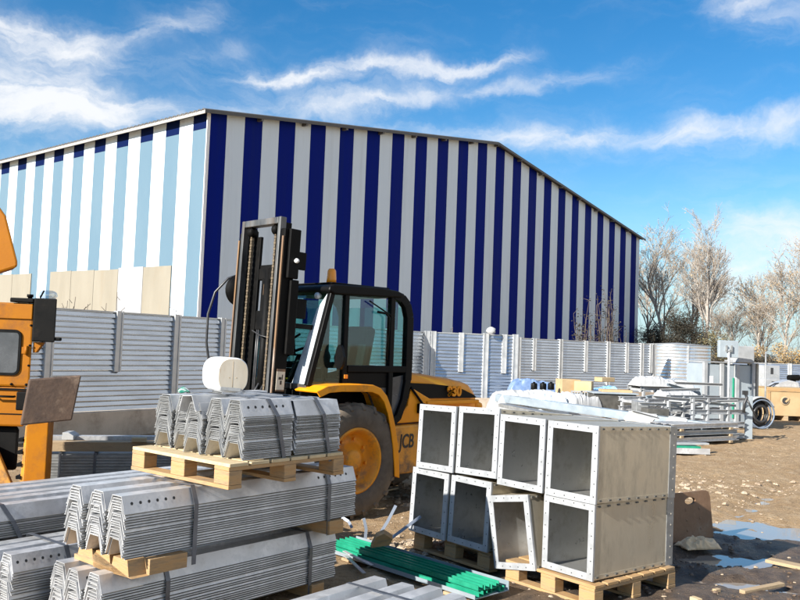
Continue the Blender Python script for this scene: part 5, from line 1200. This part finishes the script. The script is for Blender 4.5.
for x, m_ in ((cw + .17, post_steel), (cw + .40, galv_side)):
    mb = MB(); mb.b(x - .035, x + .035, .30, .38, 0, ht + .02); mb.build('side_post', m_, cb, bevel=.004)
# electric box on a post in front of the cabinets
eb = P(728.5, 390, 20.5)
t = thing('electric_box', 'pale square electric panel with bracket on a thin post in front of the grey cabinets', 'electric box', (eb.x, eb.y, 0), .1)
z0, z1 = P(728, 357.5, 20.5).z, P(728, 340.5, 20.5).z; wv = 20 / F * 20.5
mb = MB(); mb.b(-wv / 2, wv / 2, 0, .12, z0, z1); mb.build('panel', light_steel, t, bevel=.012)
mb = MB(); mb.b(-.10, -.07, -.06, -.002, z0 + .16, z1 - .12); mb.b(.03, .06, -.06, -.002, z0 + .16, z1 - .12); mb.b(-.10, .06, -.06, -.03, z0 + .14, z0 + .17); mb.build('bracket', galv_side, t)
mb = MB(); mb.tube([(-.02, -.03, 0), (-.02, -.03, z0 + .2)], .028, 10); mb.b(-.12, .08, -.05, -.01, z0 - .10, z0 - .06); mb.b(-.14, .10, -.06, .0, z0 - 1.02, z0 - .97); mb.build('post', galv, t)
o = thing('electric_box', 'plain white steel box standing on the top sheet of the grey cabinets', 'electric box', cb.location + Vector((1.08, .35, ht + .046)), .2)
mb = MB(); mb.b(-.22, .24, -.16, .22, 0, .42); mb.build('housing', white_paint, o, bevel=.012); mb = MB(); mb.b(.245, .26, -.12, .18, .03, .40); mb.build('rear_cover', light_steel, o)
t = thing('lattice_pole', 'thin steel pole standing behind the white electric box', 'pole', cb.location + Vector((cw + .30, .46, 0)), 0)
mb = MB(); mb.tube([(0, 0, 0), (0, 0, ht + .35)], .022, 8); mb.build('pole', galv_side, t); mb = MB(); mb.b(-.06, .06, -.06, .06, 0, .03); mb.build('foot', galv_side, t)
# black corrugated hose roll with pale cover
hp = P(765, 427, 21.2); ht_ = thing('hose_roll', 'roll of ribbed black hose under a pale curved cover beside the plywood crate', 'hose roll', (hp.x - .08, hp.y, 0), .25)
mb = MB()
for k in range(9):
    R_ = .20 + .04 * (k % 5) ; yy = .05 + .055 * k
    mb.tube([(R_ * 1.0 * math.cos(a), yy, .38 + R_ * math.sin(a)) for a in [2 * PI * q_ / 28 for q_ in range(29)]], .033, 7, caps=False)
for k in range(5):
    R_ = .36; yy = .0 + k * .12
    mb.tube([(R_ * math.cos(a), yy, .38 + R_ * math.sin(a)) for a in [2 * PI * q_ / 32 for q_ in range(33)]], .022, 6, 1, caps=False)
mb.build('coils', [hose_m, M('grey_blue_hose', (.16, .20, .26), rough=.4)], ht_)
mb = MB()
def cov(u, v):
    a = rad(175 - 150 * u); R_ = .43 + .02 * math.sin(v * 9); return (R_ * math.cos(a) - .05, -.05 + v * .62, .38 + R_ * math.sin(a) * 1.0)
mb.grid(20, 8, cov); cv = mb.build('curved_cover', white_paint, ht_); sf = cv.modifiers.new('t', 'SOLIDIFY'); sf.thickness = .012
# plywood crate
c0 = at(767, 420); c1 = at(812, 421)
t = thing('plywood_crate', 'plywood crate with a round dark hole, on wooden feet at the right edge', 'crate', (c0.x, c0.y, 0), -.02)
zc = P(768, 388, c0.y).z; wc = 1.16
mb = MB(); bm = None
mb.b(0, wc, 0, .9, .14, zc); mb.build('box', ply, t, bevel=.006)
mb = MB(); mb.b(-.015, wc + .015, -.02, -.002, zc - .09, zc + .005); mb.build('batten', wood, t, bevel=.004)
for x0, x1 in ((wc - .02, wc + .012), (-.012, .09)):
    mb = MB(); mb.b(x0, x1, -.019, -.001, .16, zc - .095); mb.build('batten', wood, t, bevel=.004)
mb = MB(); mb.b(-.02, wc + .02, -.02, .92, zc + .006, zc + .03); mb.build('lid', ply, t, bevel=.004)
for x in (.03, .5, wc - .15):
    mb = MB(); mb.b(x, x + .12, 0.01, .88, 0, .139); mb.build('foot', wood_old, t)
hx, hz = .52, zc * .62
mb = MB(); mb.lathe([(.0001, -.0215), (.115, -.0215), (.13, -.012), (.13, -.001)], 'y', (hx, 0, hz), 20); mb.build('hole_rim', wood_old, t)
mb = MB(); mb.lathe([(.0001, -.0225), (.095, -.0225)], 'y', (hx, 0, hz), 20); mb.prism([(hx - .02, -.03, hz - .02), (hx + .10, -.03, hz + .10), (hx + .12, -.03, hz + .05), (hx + .03, -.03, hz - .05)], (0, .006, 0), 1); mb.build('hole', [dark_hole, ply], t)
# machine parts on the crate, pale boxes behind
mp_ = thing('machine_part', 'grey machine part with a black motor on top of the plywood crate', 'machine part', (c0.x + .62, c0.y + .35, zc + .031), .1)
mb = MB(); mb.prism([(-.42, -.15, 0), (.45, -.15, 0), (.40, -.15, .16), (.1, -.15, .22), (-.25, -.15, .12)], (0, .35, 0)); mb.build('casing', galv, mp_, bevel=.02)
mb = MB(); mb.tube([(.16, 0, .28), (.5, 0, .30)], .09, 14); mb.b(.2, .35, -.1, .1, .12, .22); mb.build('motor', black_steel, mp_, bevel=.01)
mb = MB(); mb.tube([(-.1, -.1, .12), (-.35, -.16, .10), (-.52, -.2, .02), (-.6, -.2, -.0)], .022, 8); mb.build('cable', hose_m, mp_)
for (px, py, Y, w_, h_, lb, mt_) in ((772, 371, 29, 17, 11, 'pale metal housing with a dark slot behind the crate, upper', white_paint), (773, 384, 27.5, 16, 10, 'pale metal housing with a dark slot behind the crate, lower', white_paint)):
    pt = P(px, py - h_ / 2, Y); pb_ = P(px, py + h_ / 2, Y); zt2 = pt.z
    t = thing('metal_housing', lb, 'housing', (pt.x, pt.y, 0), .15); wv = w_ / F * Y
    mb = MB(); mb.b(-wv / 2, wv / 2, 0, .4, 0, zt2); mb.build('shell', mt_, t, bevel=.01); mb = MB(); mb.b(-.05, .05, -.006, -.001, zt2 - .30, zt2 - .08); mb.build('slot', dark_hole, t)
p_ = P(780, 378, 28); heap('tarp', 'crumpled blue tarp between the two pale metal housings behind the crate', 'tarp', dusk_blue, Vector((p_.x + .1, p_.y, 0)), .9, .6, 1.3, .2, 11)
# white bag on the fence, small dry weeds
bp2 = P(491, 334, 22.55)
mb = MB()
def bag(u, v):
    a = u * 2 * PI; h_ = v; r_ = .10 * (math.sin(PI * (v * .9 + .07)) ** .7) * (1 + .3 * noise.noise(Vector((math.cos(a) * 2, math.sin(a) * 2, v * 3))))
    return (r_ * 1.3 * math.cos(a), r_ * .5 * math.sin(a), .20 * v)
mb.grid(20, 12, bag); o = mb.build('plastic_bag', sheet_white); o.location = (bp2.x, bp2.y, 2.175); tag(o, 'crumpled white plastic bag caught on top of the fence', 'bag')
# ================================================================== TREES AND SHRUBS
def quads(mb, pts, sz, mi=0):
    for p in pts:
        a, e = random.uniform(0, 2 * PI), random.uniform(-1, 1)
        x = Vector((math.cos(a), math.sin(a), e * .6)).normalized(); y = x.cross(Vector((random.uniform(-1, 1), random.uniform(-1, 1), random.uniform(-1, 1)))).normalized()
        s_ = sz * random.uniform(.6, 1.3)
        mb.add([p - x * s_, p + y * s_ * .55, p + x * s_, p - y * s_ * .55], [(0, 1, 2, 3)], mi)
def tree(label, base, H, spread, seed, leafm, nleaf=900, mb_bark=bark, lean=(0, 0), fork=.35, dens=1.0, group='bare trees beyond the fence', leafsz=.055, tw=.018):
    rs = random.Random(seed); t = thing('bare_tree', label, 'tree', base, 0, group)
    trunk, twigs, lp = MB(), MB(), []
    def branch(p, d, L, r, lvl):
        n = 5 if lvl < 2 else 4; pts = [p]; q = p; dd = d.copy(); ends = []
        for i in range(n):
            wob = .12 if lvl == 0 else .24
            dd = (dd + Vector((rs.uniform(-wob, wob), rs.uniform(-wob, wob), rs.uniform(-.05, .12 if lvl < 3 else .06)))).normalized()
            q = q + dd * (L / n); pts.append(q)
        rr_ = [max(.004, r * (1 - .62 * i / n)) for i in range(n + 1)]
        if lvl < 2: trunk.tube(pts, rr_, 7 if lvl == 0 else 5, caps=False)
        else: twigs.tube(pts, [max(tw * .55, x) for x in rr_], 3, caps=False, smooth=False)
        if lvl >= 3:
            for q2 in pts[1:]: lp.append(q2)
        if lvl >= 4: return
        k = {0: 11, 1: 6, 2: 5, 3: 4}[lvl]; k = max(2, int(k * dens + .5))
        for j in range(k):
            u = rs.uniform(fork if lvl == 0 else .2, 1.0); i = min(n - 1, int(u * n)); c_ = pts[i].lerp(pts[i + 1], u * n - i)
            base_d = (pts[i + 1] - pts[i]).normalized()
            a = rs.uniform(0, 2 * PI); sd = base_d.orthogonal().normalized(); sd2 = base_d.cross(sd)
            out = sd * math.cos(a) + sd2 * math.sin(a); sp_ = spread * rs.uniform(.6, 1.2)
            nd = (base_d + out * sp_ + Vector((0, 0, .22))).normalized()
            branch(c_, nd, L * rs.uniform(.42, .62) * (1.1 - .35 * u if lvl == 0 else 1), max(.005, rr_[i] * rs.uniform(.45, .62)), lvl + 1)
    branch(Vector((0, 0, 0)), Vector((lean[0], lean[1], 1)).normalized(), H * .72, H * .015, 0)
    trunk.build('trunk', mb_bark, t, fix=False); tg_ = twigs.build('twigs', twig_m, t, fix=False)
    lf = MB(); st = random.getstate(); random.seed(seed)
    sel = [lp[int(random.random() * len(lp))] + Vector((random.gauss(0, .12), random.gauss(0, .12), random.gauss(0, .12))) for _ in range(int(nleaf * .75))]
    quads(lf, sel, leafsz * 1.0); random.setstate(st)
    lf.build('leaves', leafm, t, fix=False)
    return t
def gp(px, Y): 
    p = aty(px, 355, Y); return Vector((p.x, p.y, -.02))
TR = [(668, 66, 11.6, .75, 3, leaf_tan, 1500, 'bare forked birch with some tan leaves, just right of the warehouse corner', (-.06, 0)),
      (690, 70, 10.6, .70, 11, leaf_tan, 700, 'bare pale-barked tree forking low, between the corner birch and the tall narrow one', (.08, 0)),
      (703, 61, 11.3, .55, 5, leaf_tan, 900, 'tall narrow birch with a pale trunk, the highest right of the warehouse', (.04, .0)),
      (650, 74, 10.2, .70, 17, leaf_tan, 900, 'bare tree partly hidden behind the right edge of the warehouse', (-.02, 0)),
      (732, 78, 7.6, .7, 23, leaf_tan, 900, 'short bushy bare tree behind the electric boxes', (.0, 0)),
      (757, 64, 8.0, .75, 29, leaf_tan, 1300, 'spreading small tree with tan leaves behind the white electric box', (.06, 0)),
      (781, 60, 8.6, .7, 31, leaf_tan, 1400, 'leaning tree with tan leaves behind the plywood crate', (.14, 0)),
      (806, 58, 11.0, .75, 37, leaf_tan, 2200, 'tallest tan leaved tree at the right edge of the photo', (.02, 0)),
      (842, 60, 10.0, .75, 41, leaf_tan, 1200, 'tan leaved tree just beyond the right edge', (.0, 0)),
      (768, 80, 7.6, .8, 43, leaf_tan, 900, 'far thin tree in the gap right of the white electric box', (.0, 0)),
      (716, 82, 8.6, .7, 47, leaf_tan, 500, 'far thin bare tree in the gap right of the tall narrow birch', (.05, 0))]
for px, Y, H_, sp_, sd, lm, nl, lb, ln in TR: tree(lb, gp(px, Y), H_, sp_, sd, lm, nl, lean=ln)
def shrub(label, base, wd, h, seed, leafm, n=2600, sz=.055, stems=14, name='shrub', group='shrubs beyond the fence', stemm=bark_dark):
    st = random.getstate(); random.seed(seed); t = thing(name, label, 'shrub', base, 0, group)
    sm_, lf = MB(), MB(); pts = []
    cl_ = [(random.gauss(0, wd * .28), random.gauss(0, wd * .22), h * random.uniform(.25, .95), random.uniform(.16, .34) * min(wd, h)) for _ in range(22)]
    for cx, cy, cz, r_ in cl_:
        k = int(n * 2.4 / 22)
        for _ in range(k):
            d_ = Vector((random.gauss(0, 1), random.gauss(0, 1), random.gauss(0, 1))).normalized() * r_ * random.random() ** .45
            p = Vector((cx, cy, cz)) + d_
            if p.z > .03: pts.append(p)
        b_ = Vector((random.uniform(-.2, .2) * wd * .4, random.uniform(-.1, .1), 0)); m2 = Vector((cx, cy, cz)); sm_.tube([b_, b_.lerp(m2, .5) + Vector((random.uniform(-.1, .1), 0, .1)), m2], [.035, .022, .008], 4, caps=False)
        for _ in range(4):
            e_ = m2 + Vector((random.gauss(0, r_), random.gauss(0, r_), abs(random.gauss(0, r_ * 1.3)))); sm_.tube([m2, e_], [.010, .005], 3, caps=False)
    quads(lf, pts, sz); sm_.build('stems', stemm, t, fix=False); lf.build('leaves', leafm, t, fix=False); random.setstate(st); return t
shrub('tall dark evergreen bush at the right corner of the warehouse', gp(672, 60), 3.2, 4.9, 1, leaf_dark, 4500)
shrub('second dark evergreen bush, right of the tallest dark one', gp(688, 59), 2.8, 4.2, 2, leaf_dark, 3600)
shrub('dark bush hugging the warehouse edge, left of the tallest dark one', gp(656, 64), 2.6, 4.0, 3, leaf_dark, 2800)
shrub('rust leaved low shrub at the very corner of the warehouse', gp(645, 66), 1.8, 2.2, 4, leaf_rust, 1200)
shrub('olive conical bush behind the bluish fence panel, left of two', gp(712, 58), 2.0, 3.6, 5, leaf_olive, 1600)
shrub('olive conical bush behind the electric panel, right of two', gp(726, 60), 1.8, 3.0, 6, leaf_olive, 1400)
shrub('tan dry bush behind the white electric box', gp(748, 55), 2.6, 2.2, 7, leaf_tan, 1700)
shrub('tan dry bush behind the pale housings', gp(773, 53), 3.0, 2.6, 8, leaf_tan, 2000)
shrub('tan dry bush at the right edge behind the crate', gp(798, 52), 3.0, 2.7, 9, leaf_tan, 2000)
shrub('tan dry bush past the right edge', gp(826, 52), 3.0, 2.6, 12, leaf_tan, 1500)
for i, (px, wd, h, lb) in enumerate(((718, 4.5, 1.7, 'low dark hedge below the olive bushes'), (757, 5, 1.75, 'low dark hedge behind the grey cabinets'), (800, 5, 1.8, 'low dark hedge behind the far pale fence'))):
    shrub(lb, gp(px, 45), wd, h, 20 + i, leaf_dark, 2600, name='hedge')
# thin dark twiggy bushes in front of the gable
def twiggy(label, base, h, wd, seed, n=26):
    st = random.getstate(); random.seed(seed); t = thing('twiggy_bush', label, 'bush', base, 0, 'twiggy bushes in front of the gable'); mb, lf = MB(), MB(); tips = []
    for i in range(n):
        x = random.gauss(0, wd * .35); hh = h * random.uniform(.45, 1) * math.exp(-(x / wd) ** 2 * .6); p = Vector((x * .3, random.uniform(-.2, .2), 0)); pts = [p]
        for k in range(5):
            p = p + Vector((x * .14 + random.uniform(-.12, .12), random.uniform(-.1, .1), hh / 5)); pts.append(p)
            if k > 1:
                e_ = p + Vector((random.uniform(-.4, .4), random.uniform(-.3, .3), random.uniform(.1, .4))); mb.tube([p, e_], [.014, .006], 3, caps=False); tips += [e_, p.lerp(e_, .5)]
        mb.tube(pts, [.035 - .005 * k for k in range(6)], 4, caps=False)
    quads(lf, [q + Vector((random.gauss(0, .1), random.gauss(0, .1), random.gauss(0, .1))) for q in tips for _ in range(3)], .06)
    mb.build('stems', bark_dark, t, fix=False); lf.build('leaves', leaf_dark, t, fix=False); random.setstate(st)
twiggy('thin dark twiggy bush at the foot of the gable, left of two', gp(583, 44), 4.6, 1.3, 3)
twiggy('taller thin dark twiggy bush at the foot of the gable, right of two', gp(606, 45), 5.2, 1.5, 4)
# dry weeds showing above the left fence
for i, (px, h_, lb) in enumerate(((62, .2, 'dry weed stalk above the left fence, nearest the black box'), (69, .28, 'dry weed stalk above the left fence, second from the black box'), (81, .16, 'low dry weed tuft above the left fence'), (103, .2, 'dry weed stalk left of the tallest weed on the left fence'), (117, .42, 'tallest dry weed stalk above the left fence'), (172, .18, 'bent dry weed above the left fence at the third post'), (450, .2, 'dry weed above the fence right of the cab'))):
    Y = 14.6 + (px - 60) * .012 if px < 300 else 22.85
    b_ = gp(px, Y + .3); t = thing('dry_weed', lb, 'weed', b_, 0, 'dry weeds above the fence'); mb = MB(); zt2 = 2.17 + h_; rs = random.Random(i)
    mb.tube([(0, 0, 0), (rs.uniform(-.03, .03), 0, 1.4), (rs.uniform(-.08, .08), 0, zt2)], [.012, .009, .005], 5)
    mb.build('stem', bark_dark, t); mb = MB()
    for k in range(5):
        z = 1.95 + rs.random() * (zt2 - 1.95); mb.tube([(0, 0, z), (rs.uniform(-.12, .12), 0, z + rs.uniform(.02, .12))], .005, 4)
    mb.build('twigs', bark_dark, t)
